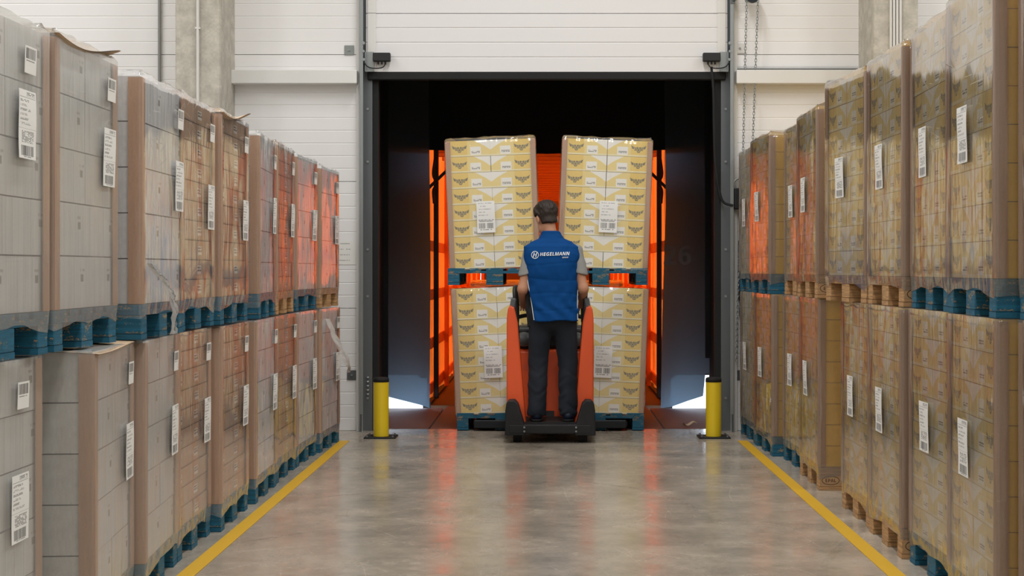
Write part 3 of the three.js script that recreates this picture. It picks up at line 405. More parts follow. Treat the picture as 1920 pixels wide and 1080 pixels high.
{
  const LB = 1.09, LH = 0.933, UH = 0.955;          // left row: base of the upper pallets, heights of the loads
  // [style, lower Xn, Xf, Zn, pallet, options], [upper ...]
  const left = [
    ['grey', [-1.775, -1.77, 4.70, 'blue', { labelY: 0.44, labelZ: 0.14, milky: true }], [-1.73, -1.722, 4.63, 'blue', { labelY: 0.62, labelZ: 0.14, milky: true }]],
    ['grey', [-1.652, -1.722, 5.74, 'blue', { sheet: 0.01, labelY: 0.5, milky: true }], [-1.722, -1.724, 5.5, 'blue', { sheet: 0.06, labelY: 0.58, milky: true }]],
    ['grey', [-1.682, -1.734, 6.58, 'blue', { labelY: 0.5, milky: true }], [-1.67, -1.682, 6.48, 'blue', { labelY: 0.52 }]],
    ['brown', [-1.735, -1.755, 7.40, 'blue', {}], [-1.712, -1.726, 7.36, 'blue', { labelY: 0.46 }]],
    ['brown', [-1.71, -1.722, 8.26, 'blue', {}], [-1.705, -1.715, 8.22, 'blue', { sheet: 0.07, labelY: 0.42 }]],
    ['grey', [-1.71, -1.725, 9.24, 'blue', {}], [-1.69, -1.733, 9.24, 'blue', { labelY: 0.48 }]],
    ['brown', [-1.735, -1.74, 10.1, 'blue', {}], [-1.728, -1.748, 10.06, 'wood', {}]],
    ['grey', [-1.738, -1.72, 10.94, 'blue', {}], [-1.74, -1.715, 10.92, 'blue', {}]],
    ['grey', [-1.70, -1.665, 11.82, 'blue', {}], [-1.70, -1.67, 11.8, 'wood', {}]],
  ];
  left.forEach(([style, a, b], k) => {
    const wob = [0, 0.012, -0.01, 0.004, 0.012, -0.016, -0.004, -0.02, -0.045][k];
    const S = (v, H, base) => ({ style, Xn: v[0], Xf: v[1], Z: v[2], pal: v[3], H, base, o: v[4] });
    stack(-1, k, S(a, LH, 0), S(b, UH + wob, LB));
  });
  const RB = 1.2, RLH = RB - PAL_H - 0.006;
  const right = [       // near to far
    [[1.715, 1.715, 4.9, 'blue', {}], [1.715, 1.715, 4.9, 'blue', {}], 1.14],
    [[1.66, 1.685, 5.80, 'blue', {}], [1.656, 1.682, 5.80, 'blue', {}], 1.14],
    [[1.72, 1.715, 6.63, 'blue', {}], [1.70, 1.73, 6.66, 'blue', {}], 1.13],
    [[1.69, 1.70, 7.49, 'wood', {}], [1.705, 1.70, 7.52, 'wood', { }], 1.11],
    [[1.715, 1.72, 8.36, 'wood', {}], [1.702, 1.63, 8.38, 'wood', { }], 1.10],
    [[1.70, 1.71, 9.82, 'wood', {}], [1.685, 1.69, 9.8, 'wood', { }], 1.04],
    [[1.745, 1.725, 10.66, 'blue', {}], [1.748, 1.733, 10.66, 'wood', {}], 1.03],
    [[1.665, 1.64, 11.6, 'blue', {}], [1.645, 1.612, 11.6, 'blue', {}], 1.03],
    [[1.65, 1.635, 12.45, 'blue', {}], [1.645, 1.625, 12.45, 'blue', {}], 1.00],
  ];
  right.forEach(([a, b, H], k) => {
    const S = (v, h, base) => ({ style: 'yellow', Xn: v[0], Xf: v[1], Z: v[2], pal: v[3], H: h, base, o: v[4], len: k === 8 ? 1.0 : 1.2, mark: (k === 5 || k === 3) && v[3] === 'wood' ? 1 : 0 });
    stack(1, k, S(a, RLH, 0), S(b, H, RB));
  });
}
// loose film ends
function filmTail(parent, pts, w, seed) {
  const c = new THREE.CatmullRomCurve3(pts.map((p) => new THREE.Vector3(...p))), n = 28, m = 6, pos = [], uv = [], idx = [];
  for (let i = 0; i <= n; i++) { const t = i / n, p = c.getPoint(t), ww = w * (0.35 + 0.65 * Math.sin(Math.PI * Math.min(1, t * 0.8 + 0.15))); for (let j = 0; j <= m; j++) { const s = j / m - 0.5; pos.push(p.x + 0.02 * filmNoise(t * 14 + seed, s * 9) * (j % 2 ? 1 : -1) * 0.8, p.y + 0.012 * (filmNoise(t * 9, j + seed) - 0.5), p.z + s * ww); uv.push(t, s); } }
  for (let i = 0; i < n; i++) for (let j = 0; j < m; j++) { const a = i * (m + 1) + j, b = a + m + 1; idx.push(a, b, a + 1, a + 1, b, b + 1); }
  const g = new THREE.BufferGeometry(); g.setAttribute('position', new THREE.Float32BufferAttribute(pos, 3)); g.setAttribute('uv', new THREE.Float32BufferAttribute(uv, 2)); g.setIndex(idx); g.computeVertexNormals();
  return part(parent, 'film_tail', g, M.filmTail);
}
{
  const find = (s) => scene.children.find((o) => o.userData.label?.endsWith(s));
  filmTail(find('upper tier, third from the camera in the left row'), [[0.63, 0.31, 0.38], [0.66, 0.22, 0.2], [0.67, 0.12, 0.1], [0.66, 0.01, 0.07]], 0.05, 3);
  filmTail(find('lower tier, ninth from the camera in the left row'), [[0.62, 1.0, 0.2], [0.66, 0.86, 0.12], [0.7, 0.74, 0.0], [0.72, 0.64, -0.12], [0.7, 0.56, -0.3]], 0.16, 8);
}
// yellow floor lines
for (const s of [-1, 1]) solo('floor_line', s < 0 ? 'yellow painted floor line along the foot of the left row' : 'yellow painted floor line along the foot of the right row', 'floor marking', (() => { const g = box(0.08, 0.002, 12.3); return g; })(), P.yellowLine, [s < 0 ? -1.625 : 1.575, 0.002, -6.5], null, 'yellow floor lines');

// ---------------------------------------------------------------- the loads at the dock
for (const [nm, tier, xp, xl, y, H, lab] of [['left', 'lower', -0.368, -0.384, 0.006, 1.078, 0.05], ['right', 'lower', 0.432, 0.438, 0.006, 1.078, -0.02], ['left', 'upper', -0.445, -0.436, 1.246, 1.1, 0.06], ['right', 'upper', 0.463, 0.473, 1.246, 1.1, -0.03]])
  load('yellow', 'yellow_carton_load', `yellow printed cartons in film on a blue pallet, ${tier} ${nm} unit on the truck forks`, [xl, y, -14.05], -Math.PI / 2, H, { W: 0.765, boxLen: 1.18, hem: 0.015, group: 'wrapped pallets on the truck', flat: tier === 'lower', bigLabel: lab, lean: nm === 'left' ? 0.04 : -0.04, palShift: xl - xp });
for (const s of [-1, 1])    // loads already inside the trailer
  load('yellow', 'yellow_carton_load', `film-wrapped cartons on a pallet inside the orange trailer, ${s < 0 ? 'left' : 'right'} of centre`, [s * 0.45, 0.002, -18.2], -Math.PI / 2, 1.08, { pal: 'wood', group: 'wrapped pallets in the trailer', label: false });
// ---------------------------------------------------------------- implicit surfaces for the figure
const V = (x, y, z) => [x, y, z];
const sub = (a, b) => [a[0] - b[0], a[1] - b[1], a[2] - b[2]], len3 = (a) => Math.hypot(a[0], a[1], a[2]);
function cap(p, a, b, ra, rb = ra) { const ba = sub(b, a), pa = sub(p, a), h = clamp((pa[0] * ba[0] + pa[1] * ba[1] + pa[2] * ba[2]) / (ba[0] ** 2 + ba[1] ** 2 + ba[2] ** 2), 0, 1); return Math.hypot(pa[0] - ba[0] * h, pa[1] - ba[1] * h, pa[2] - ba[2] * h) - mixv(ra, rb, h); }
function ell(p, c, r) { const q = [(p[0] - c[0]) / r[0], (p[1] - c[1]) / r[1], (p[2] - c[2]) / r[2]], k = len3(q); return (k - 1) * Math.min(...r) * (k > 1 ? 1 : 1); }
const smin = (a, b, k) => { const h = Math.max(k - Math.abs(a - b), 0) / k; return Math.min(a, b) - h * h * k * 0.25; };
function surfaceNets(f, lo, hi, cell) {
  const n = [0, 1, 2].map((i) => Math.ceil((hi[i] - lo[i]) / cell) + 1), [nx, ny, nz] = n, F = new Float32Array(nx * ny * nz), id = (x, y, z) => (z * ny + y) * nx + x;
  for (let z = 0; z < nz; z++) for (let y = 0; y < ny; y++) for (let x = 0; x < nx; x++) F[id(x, y, z)] = f([lo[0] + x * cell, lo[1] + y * cell, lo[2] + z * cell]);
  const vid = new Int32Array(nx * ny * nz).fill(-1), pos = [], idx = [], C = [[0, 0, 0], [1, 0, 0], [0, 1, 0], [1, 1, 0], [0, 0, 1], [1, 0, 1], [0, 1, 1], [1, 1, 1]], E = [[0, 1], [2, 3], [4, 5], [6, 7], [0, 2], [1, 3], [4, 6], [5, 7], [0, 4], [1, 5], [2, 6], [3, 7]];
  for (let z = 0; z < nz - 1; z++) for (let y = 0; y < ny - 1; y++) for (let x = 0; x < nx - 1; x++) {
    const v = C.map(([a, b, c]) => F[id(x + a, y + b, z + c)]); let neg = 0; for (const q of v) if (q < 0) neg++; if (neg === 0 || neg === 8) continue;
    let sx = 0, sy = 0, sz = 0, k = 0; for (const [a, b] of E) if ((v[a] < 0) !== (v[b] < 0)) { const t = v[a] / (v[a] - v[b]); sx += mixv(C[a][0], C[b][0], t); sy += mixv(C[a][1], C[b][1], t); sz += mixv(C[a][2], C[b][2], t); k++; }
    vid[id(x, y, z)] = pos.length / 3; pos.push(lo[0] + (x + sx / k) * cell, lo[1] + (y + sy / k) * cell, lo[2] + (z + sz / k) * cell);
  }
  const quad = (a, b, c, d, flip) => { if (a < 0 || b < 0 || c < 0 || d < 0) return; flip ? idx.push(a, c, b, a, d, c) : idx.push(a, b, c, a, c, d); };
  for (let z = 1; z < nz - 1; z++) for (let y = 1; y < ny - 1; y++) for (let x = 1; x < nx - 1; x++) {
    const s = F[id(x, y, z)] < 0;
    if (s !== F[id(x + 1, y, z)] < 0) quad(vid[id(x, y - 1, z - 1)], vid[id(x, y, z - 1)], vid[id(x, y, z)], vid[id(x, y - 1, z)], !s);
    if (s !== F[id(x, y + 1, z)] < 0) quad(vid[id(x - 1, y, z - 1)], vid[id(x - 1, y, z)], vid[id(x, y, z)], vid[id(x, y, z - 1)], !s);
    if (s !== F[id(x, y, z + 1)] < 0) quad(vid[id(x - 1, y - 1, z)], vid[id(x, y - 1, z)], vid[id(x, y, z)], vid[id(x - 1, y, z)], !s);
  }
  const g = new THREE.BufferGeometry(); g.setAttribute('position', new THREE.Float32BufferAttribute(pos, 3)); g.setIndex(idx); g.computeVertexNormals();
  const uv = new Float32Array(pos.length / 3 * 2); for (let i = 0; i < pos.length / 3; i++) { uv[2 * i] = pos[3 * i] + pos[3 * i + 2] * 0.6; uv[2 * i + 1] = pos[3 * i + 1]; } g.setAttribute('uv', new THREE.BufferAttribute(uv, 2));
  return g;
}
const font = await new FontLoader().loadAsync('fonts/droid/droid_sans_bold.typeface.json');
function textGeo(str, size, depth = 0.001, slant = 0) { const g = new THREE.ExtrudeGeometry(font.generateShapes(str, size), { depth, bevelEnabled: false, curveSegments: 5 }); g.computeBoundingBox(); const b = g.boundingBox; g.translate(-(b.max.x + b.min.x) / 2, -(b.max.y + b.min.y) / 2, 0); if (slant) { const p = g.attributes.position; for (let i = 0; i < p.count; i++) p.setX(i, p.getX(i) + slant * p.getY(i)); } return g; }
const ringGeo = (r0, r1, depth) => { const s = new THREE.Shape(); s.absarc(0, 0, r1, 0, Math.PI * 2, false); const h = new THREE.Path(); h.absarc(0, 0, r0, 0, Math.PI * 2, true); s.holes.push(h); return new THREE.ExtrudeGeometry(s, { depth, bevelEnabled: false, curveSegments: 20 }); };

// ---------------------------------------------------------------- ride-on pallet truck
const TX = 0.028, TZ = -12.46;          // centre and rear edge of the truck
{
  const t = thing('pallet_truck', 'orange and black ride-on pallet truck carrying the yellow loads', 'pallet truck', [TX, 0, TZ]);
  // platform and rear bumper
  part(t, 'platform', rbox(0.66, 0.05, 0.62, 0.012), P.truckBlack, [0, 0.128, -0.33]);
  const bump = part(t, 'rear_bumper', rbox(0.66, 0.075, 0.05, 0.012), P.truckBlack, [0, 0.113, -0.02]);
  for (const s of [-1, 1]) for (const y of [-0.016, 0.016]) part(bump, 'bolt', (() => { const g = cyl(0.008, 0.008, 10); g.rotateX(Math.PI / 2); return g; })(), P.galv, [s * 0.205, y, 0.028]);
  part(t, 'platform_mat', rbox(0.40, 0.008, 0.5, 0.003), P.rubber, [0, 0.156, -0.34]);
  for (const s of [-1, 1]) {
    // rubber fender: upright with a round shoulder, sloping inwards to the foot
    const f = extr([[-0.352, 0.072], [-0.348, 0.26], [-0.34, 0.31], [-0.322, 0.332], [-0.285, 0.334], [-0.262, 0.31], [-0.235, 0.22], [-0.208, 0.13], [-0.205, 0.072]], 0.16, 0.008); if (s > 0) { f.rotateY(Math.PI); f.translate(0, 0, 0.16); }
    part(t, 'rubber_fender', f, P.truckBlack, [0, 0, -0.165]);
    // tapering side guard
    const a = extr([[-0.335, 0.14], [-0.338, 0.6], [-0.337, 0.98], [-0.33, 1.055], [-0.318, 1.075], [-0.298, 1.065], [-0.272, 0.95], [-0.24, 0.55], [-0.205, 0.14]], 0.14, 0.012); if (s > 0) { a.rotateY(Math.PI); a.translate(0, 0, 0.14); }
    part(t, 'side_guard', a, P.truckOrange, [0, 0, -0.33]);
    const pad = part(t, 'guard_pad', rbox(0.045, 0.1, 0.12, 0.015), P.greyPlastic, [s * 0.3, 1.1, -0.27], [0, 0, s * 0.18]);
    part(t, 'handle', tube([[s * 0.262, 0.82, -0.24], [s * 0.268, 0.95, -0.235], [s * 0.28, 1.1, -0.235], [s * 0.288, 1.2, -0.25], [s * 0.284, 1.235, -0.29], [s * 0.27, 1.22, -0.36], [s * 0.268, 1.1, -0.42], [s * 0.27, 0.95, -0.46]], 0.017, 50, 10), P.blackPlastic);
  }
  // motor body, console and steering
  part(t, 'motor_body', rbox(0.56, 0.6, 0.3, 0.04, 3), P.truckOrange, [0, 0.42, -0.79]);
  const badge = part(t, 'emblem', merged(ringGeo(0.022, 0.0255, 0.001), textGeo('S', 0.026)), P.emblem, [-0.205, 0.565, -0.638]);
  part(t, 'console', rbox(0.6, 0.2, 0.28, 0.05, 3), P.blackPlastic, [0, 0.81, -0.78]);
  const head = part(t, 'steering_column', rbox(0.12, 0.22, 0.1, 0.03), P.blackPlastic, [0, 0.92, -0.7], [-0.5, 0, 0]);
  part(t, 'handlebar', tube([[-0.27, 0.985, -0.47], [-0.2, 1.0, -0.52], [-0.08, 1.0, -0.62], [0.08, 1.0, -0.62], [0.2, 1.0, -0.52], [0.27, 0.985, -0.47]], 0.017, 40, 10), P.blackPlastic);
  for (const s of [-1, 1]) part(t, 'side_cap', (() => { const g = new THREE.SphereGeometry(0.075, 20, 14); g.scale(1, 0.8, 1); return g; })(), P.greyPlastic, [s * 0.215, 0.80, -0.6]);
  part(t, 'load_backrest', rbox(0.72, 0.7, 0.03, 0.01), P.darkSteel, [0, 0.45, -0.955]);
  for (const x of [-0.56, -0.21, 0.24, 0.58]) part(t, 'fork', rbox(0.16, 0.05, 1.2, 0.012), P.darkSteel, [x, 0.06, -1.55]);
  part(t, 'fork_carriage', rbox(1.3, 0.07, 0.05, 0.01), P.darkSteel, [0, 0.06, -0.965]);
  for (const [x, z] of [[-0.26, -0.12], [0.26, -0.12], [0, -0.7]]) part(t, 'wheel', (() => { const g = cyl(x ? 0.052 : 0.11, 0.07, 24); g.rotateZ(Math.PI / 2); return g; })(), P.rubber, [x, x ? 0.053 : 0.111, z]);
}
// ---------------------------------------------------------------- the driver
{
  const t = thing('person', 'person in blue vest and grey t-shirt standing on the pallet truck, back turned', 'person', [0.043, 0.161, -12.66]);
  const R = rng(3), nz = makeNoise(21, 64);
  // joints, facing -z
  const J = { hipL: V(-0.085, 0.86, 0), hipR: V(0.095, 0.86, 0), kneeL: V(-0.112, 0.47, -0.025), kneeR: V(0.13, 0.47, -0.025), ankL: V(-0.122, 0.09, 0.02), ankR: V(0.13, 0.09, 0.02),
    shL: V(-0.168, 1.35, 0.0), shR: V(0.185, 1.362, 0.0), elL: V(-0.235, 1.06, 0.05), elR: V(0.25, 1.065, 0.05), wrL: V(-0.235, 0.93, -0.2), wrR: V(0.245, 0.93, -0.2), hdL: V(-0.225, 0.915, -0.27), hdR: V(0.235, 0.915, -0.27), neck: V(0, 1.44, 0.01), headC: V(-0.045, 1.632, -0.045) };
  // head in its own axes: turned left and bowed
  const hm = new THREE.Matrix4().makeRotationFromEuler(new THREE.Euler(-0.32, 0.42, 0.05, 'YXZ')).setPosition(...J.headC), hi = hm.clone().invert(), tv = new THREE.Vector3();
  const toHead = (p) => { tv.set(p[0], p[1], p[2]).applyMatrix4(hi); return [tv.x, tv.y, tv.z]; };
  const headF = (p0) => { const p = toHead(p0);
    let d = ell(p, [0, 0.025, 0.012], [0.074, 0.086, 0.094]); d = smin(d, ell(p, [0, -0.045, -0.032], [0.057, 0.074, 0.06]), 0.05); d = smin(d, cap(p, [-0.035, -0.085, -0.03], [0.035, -0.085, -0.03], 0.028), 0.04);
    d = smin(d, cap(p, [0, 0.0, -0.086], [0, -0.036, -0.108], 0.008, 0.013), 0.016);
    for (const s of [-1, 1]) { d = smin(d, ell(p, [s * 0.083, -0.012, 0.012], [0.012, 0.034, 0.021]), 0.012); d = Math.max(d, -ell(p, [s * 0.085, -0.01, 0.004], [0.008, 0.015, 0.009])); d = smin(d, cap(p, [s * 0.012, 0.022, -0.086], [s * 0.05, 0.02, -0.072], 0.008), 0.014); d = Math.max(d, -ell(p, [s * 0.03, 0.002, -0.098], [0.014, 0.008, 0.012])); d = smin(d, ell(p, [s * 0.03, 0.002, -0.079], [0.011, 0.009, 0.011]), 0.003); }
    d = Math.max(d, -cap(p, [-0.018, -0.068, -0.096], [0.018, -0.068, -0.096], 0.003));
    return smin(d, cap(p0, [J.neck[0] - 0.02, 1.555, -0.005], J.neck, 0.05, 0.058), 0.03); };
  const hand = (p, h, w, s) => {      // palm over the bar, four fingers curling round it, thumb below
    let d = cap(p, w, V(h[0], h[1] + 0.012, h[2] + 0.03), 0.026, 0.03); d = smin(d, ell(p, V(h[0], h[1] + 0.014, h[2] + 0.015), [0.043, 0.017, 0.045]), 0.02);
    for (let k = 0; k < 4; k++) { const x = h[0] + (k - 1.5) * 0.0215, L = [0.9, 1, 0.96, 0.78][k], r = 0.0092, a = V(x, h[1] + 0.014, h[2] - 0.022), b = V(x, h[1] + 0.012, h[2] - 0.022 - 0.03 * L), c = V(x, h[1] - 0.016, h[2] - 0.026 - 0.032 * L), e = V(x, h[1] - 0.032, h[2] - 0.012 - 0.012 * L);
      d = smin(d, Math.min(cap(p, a, b, 0.0105, r), cap(p, b, c, r, 0.0088), cap(p, c, e, 0.0088, 0.0078)), 0.005); }
    return smin(d, Math.min(cap(p, V(h[0] - s * 0.03, h[1] + 0.008, h[2] + 0.025), V(h[0] - s * 0.05, h[1] - 0.012, h[2] - 0.002), 0.014, 0.011), cap(p, V(h[0] - s * 0.05, h[1] - 0.012, h[2] - 0.002), V(h[0] - s * 0.044, h[1] - 0.032, h[2] - 0.026), 0.0105, 0.009)), 0.008); };
  const arm = (p, sh, el, wr) => smin(cap(p, sh, el, 0.052, 0.04), cap(p, el, wr, 0.043, 0.028), 0.02);
  const bodyF = (p) => { let d = cap(p, V(0, 0.9, 0), V(0, 1.3, 0), 0.1, 0.11); d = smin(d, cap(p, V(-0.12, 1.36, 0), V(0.13, 1.37, 0), 0.06), 0.06); d = smin(d, cap(p, J.neck, V(-0.02, 1.56, -0.005), 0.056, 0.05), 0.05);
    for (const s of ['L', 'R']) { d = smin(d, arm(p, J['sh' + s], J['el' + s], J['wr' + s]), 0.04); d = smin(d, smin(cap(p, J['hip' + s], J['knee' + s], 0.075, 0.05), cap(p, J['knee' + s], J['ank' + s], 0.05, 0.035), 0.02), 0.04); } return d; };
  const bodyGeo = mergeGeometries([surfaceNets(bodyF, [-0.36, 0.04, -0.3], [0.36, 1.6, 0.2], 0.013), surfaceNets((p) => Math.max(headF(p), 1.475 - p[1]), [-0.2, 1.46, -0.22], [0.12, 1.79, 0.12], 0.0045),
    surfaceNets((p) => hand(p, J.hdL, J.wrL, -1), [-0.3, 0.86, -0.36], [-0.15, 0.99, -0.16], 0.004), surfaceNets((p) => hand(p, J.hdR, J.wrR, 1), [0.16, 0.86, -0.36], [0.31, 0.99, -0.16], 0.004)]);
  part(t, 'body', bodyGeo, P.skin);
  // hair: grown skull, cut along the hairline
  const hairF = (p0) => { const p = toHead(p0), grow = 0.009 + 0.011 * nz(p[0] * 210 + 9, p[1] * 26 + p[2] * 34) + 0.008 * nz(p[0] * 70, p[2] * 50 + p[1] * 40) + 0.016 * sstep(0.02, 0.1, p[1]), thin = 0.35 + 0.65 * sstep(-0.03, 0.045, p[1]);
    let d = ell(p, [0, 0.025, 0.012], [0.074 + grow * thin, 0.086 + grow, 0.094 + grow * thin]); d = smin(d, ell(p, [0, -0.055, 0.052], [0.058, 0.05, 0.047]), 0.03);
    const side = 0.012 - p[1] + 0.5 * Math.max(0, -p[2] + 0.03), front = -p[2] - 0.066 - 0.35 * Math.max(0, p[1] - 0.04), nape = -0.07 - p[1] + 0.25 * Math.abs(p[0]), ear = 0.034 - Math.hypot((p[1] + 0.012) * 0.8, p[2] + 0.002);
    let cut = p[2] > 0.018 ? Math.max(nape, Math.abs(p[0]) > 0.06 ? ear : -1) : Math.max(side - 0.02, ear); return Math.max(d, front, cut); };
  part(t, 'hair', surfaceNets(hairF, [-0.2, 1.48, -0.24], [0.12, 1.8, 0.13], 0.0042), P.hair);
  // vest: stacked oval sections (height, half width, half depth, centre x, centre z)
  const S = [[0.78, 0.186, 0.128, 0.018, 0.012], [0.9, 0.186, 0.125, 0.012, 0.01], [1.0, 0.19, 0.122, 0.008, 0.005], [1.12, 0.2, 0.124, 0.004, 0.005], [1.25, 0.209, 0.128, 0.0, 0.008], [1.34, 0.213, 0.122, 0.0, 0.01], [1.4, 0.208, 0.104, -0.002, 0.008], [1.435, 0.16, 0.085, -0.004, 0.004], [1.47, 0.09, 0.074, -0.006, 0.0], [1.51, 0.07, 0.066, -0.012, -0.004], [1.56, 0.068, 0.064, -0.018, -0.01]];
  const sect = (y) => { let i = 0; while (i < S.length - 2 && y > S[i + 1][0]) i++; const a = S[i], b = S[i + 1], k = clamp((y - a[0]) / (b[0] - a[0]), 0, 1), e = k * k * (3 - 2 * k) * 0.5 + k * 0.5; return a.map((v, j) => mixv(v, b[j], j ? e : k)); };
  const torso = (p, grow) => { const [, a, b, cx, cz] = sect(p[1]), x = Math.abs(p[0] - cx) / (a + grow), z = Math.abs(p[2] - cz) / (b + grow); return (Math.pow(Math.pow(x, 2.5) + Math.pow(z, 2.5), 0.4) - 1) * Math.min(a, b); };
  const seams = [0.9, 1.02, 1.14, 1.26];
  const quilt = (p) => { let g = 0; for (const y of seams) g += 0.0022 * Math.exp(-(((p[1] - y - 0.012 * Math.sin(p[0] * 9 + y * 20)) / 0.008) ** 2)); return g + 0.006 * (nz(p[0] * 13 + 3, p[1] * 10) - 0.5) + 0.005 * (nz(p[0] * 34, p[1] * 22 + 7) - 0.5) + 0.0035 * Math.sin((p[0] + p[1] * 0.5) * 46 + Math.sin(p[1] * 21) * 2) * sstep(1.25, 0.9, p[1]); };
  const vestAll = (p) => Math.max(torso(p, 0.012) + quilt(p), 0.806 + 0.006 * Math.sin(p[0] * 20) - p[1], p[1] - 1.508 - 0.02 * sstep(-0.02, 0.06, p[2]));
  const neckHole = (p) => -cap(p, V(-0.03, 1.62, -0.02), V(-0.01, 1.5, 0), 0.062);
  
  const vestBackF = (p) => Math.max(vestAll(p), neckHole(p), mixv(-0.235, -0.142, sstep(1.3, 0.8, p[1])) - p[0], -0.03 - p[2] - (p[1] > 1.38 ? 0.3 * (p[1] - 1.38) : 0));
  part(t, 'vest', surfaceNets(vestBackF, [-0.26, 0.77, -0.18], [0.27, 1.58, 0.19], 0.0075), P.vest, null);
  const vestFrontF = (p) => Math.max(torso([p[0] + 0.028 * sstep(1.3, 1.1, p[1]), p[1], p[2]], 0.006) + quilt(p) * 0.5, 0.755 - p[1], p[1] - 1.43, p[2] - 0.07 * sstep(1.22, 1.0, p[1]) * sstep(0.0, -0.1, p[0]) + 0.032, neckHole(p));
  part(t, 'vest_front', surfaceNets(vestFrontF, [-0.28, 0.72, -0.2], [0.27, 1.54, 0.12], 0.0085), P.vestBlack).userData.label = 'black side and front panels of the vest';
  // project a point on the back of the vest
  const onVest = (x, y, lift) => { let z = 0.2; for (let i = 0; i < 90 && vestAll([x, y, z]) > 0; i++) z -= 0.002; return z + 0.002 + lift; };
  const wrap = (g, cx, cy, tilt, lift) => { const p = g.attributes.position, c = Math.cos(tilt), s = Math.sin(tilt); for (let i = 0; i < p.count; i++) { const x = p.getX(i), y = p.getY(i), X = cx + x * c - y * s, Y = cy + x * s + y * c; p.setXYZ(i, X, Y, onVest(X, Y, lift) + p.getZ(i)); } g.computeVertexNormals(); return g; };
  const vestMesh = t.children.find((o) => o.name === 'vest');
  part(vestMesh, 'printed_lettering', merged(wrap(textGeo('HEGELMANN', 0.0275, 0.001, 0.2), 0.022, 1.342, 0.03, 0.002), wrap(textGeo('GROUP', 0.0105, 0.001, 0.15), 0.105, 1.314, 0.03, 0.002)), P.print).userData.label = 'white lettering HEGELMANN GROUP';
  part(vestMesh, 'printed_emblem', merged(wrap(ringGeo(0.0255, 0.0305, 0.001), -0.136, 1.334, 0, 0.002), wrap(textGeo('H', 0.036, 0.001, 0.25), -0.136, 1.334, 0, 0.002)), P.print).userData.label = 'white circled letter H';
  for (const s of [-1, 1]) { const pts = []; for (let i = 0; i <= 18; i++) { const k = i / 18, y = mixv(1.2, 0.815, k), [, a, b, cx, cz] = sect(y), ang = s < 0 ? mixv(0.35, 0.7, k) : mixv(0.25, 0.35, k), e = 2 / 2.5; pts.push([cx + s * (a + 0.013) * Math.pow(Math.cos(ang), e), y, cz + (b + 0.013) * Math.pow(Math.sin(ang), e)]); } part(vestMesh, 'reflective_piping', tube(pts, 0.003, 40, 6), P.white); }
  // t-shirt sleeves and hem of the neck
  const shirtF = (p) => { let d = 1; for (const s of ['L', 'R']) { const sh = J['sh' + s], el = J['el' + s], k = 0.6, e = [mixv(sh[0], el[0], k), mixv(sh[1], el[1], k), mixv(sh[2], el[2], k)], sg = s === 'L' ? -1 : 1; const cut = (p[1] - e[1]) * -1 - sg * (p[0] - e[0]) * 0.25; d = Math.min(d, Math.max(cap(p, sh, e, 0.064, 0.062) + 0.006 * (nz(p[0] * 30 + p[2] * 20, p[1] * 26) - 0.5), cut)); } return smin(d, cap(p, V(-0.1, 1.35, 0), V(0.11, 1.36, 0), 0.07), 0.03); };
  part(t, 't_shirt', surfaceNets(shirtF, [-0.34, 1.1, -0.14], [0.34, 1.5, 0.16], 0.0075), P.shirt);
  // trousers
  const trF = (p) => { let d = Math.max(ell(p, V(0.005, 0.87, 0.005), [0.2, 0.16, 0.13]), p[1] - 0.99);
    for (const s of ['L', 'R']) { const hip = J['hip' + s], kn = J['knee' + s], an = J['ank' + s], e = V(an[0], 0.075, an[2] + 0.004); d = smin(d, smin(cap(p, hip, kn, 0.1, 0.078), cap(p, kn, e, 0.078, 0.074), 0.02), 0.035); }
    const low = sstep(0.75, 0.15, p[1]); d += 0.011 * low * (nz(p[0] * 9 + p[2] * 7, p[1] * 34 + Math.sin(p[0] * 40) * 0.8) - 0.5) + 0.008 * (nz(p[0] * 14, p[1] * 13 + p[2] * 9) - 0.5);
    return Math.max(d, 0.045 - p[1]); };
  part(t, 'trousers', surfaceNets(trF, [-0.25, 0.02, -0.2], [0.26, 1.02, 0.19], 0.009), P.trousers);
  for (const s of ['L', 'R']) { const an = J['ank' + s], sg = s === 'L' ? -1 : 1;
    const f = (p) => { let d = cap(p, V(an[0], 0.05, an[2] + 0.035), V(an[0] + sg * 0.02, 0.035, an[2] - 0.17), 0.04, 0.036); d = smin(d, cap(p, V(an[0], 0.05, an[2] + 0.01), V(an[0], 0.12, an[2] + 0.008), 0.042, 0.045), 0.03); return Math.max(d, 0.014 - p[1]); };
    const sh = part(t, 'shoe', surfaceNets(f, [an[0] - 0.09, -0.01, an[2] - 0.24], [an[0] + 0.09, 0.19, an[2] + 0.1], 0.006), P.shoe);
    const so = (p) => Math.max(Math.hypot(Math.max(0, cap([p[0], 0, p[2]], V(an[0], 0, an[2] + 0.035), V(an[0] + sg * 0.02, 0, an[2] - 0.17), 0.042, 0.04)), 0) - 0.002, p[1] - 0.02, -p[1] + 0.0);
    part(sh, 'sole', surfaceNets(so, [an[0] - 0.09, -0.012, an[2] - 0.24], [an[0] + 0.09, 0.04, an[2] + 0.1], 0.006), P.sole); }
}
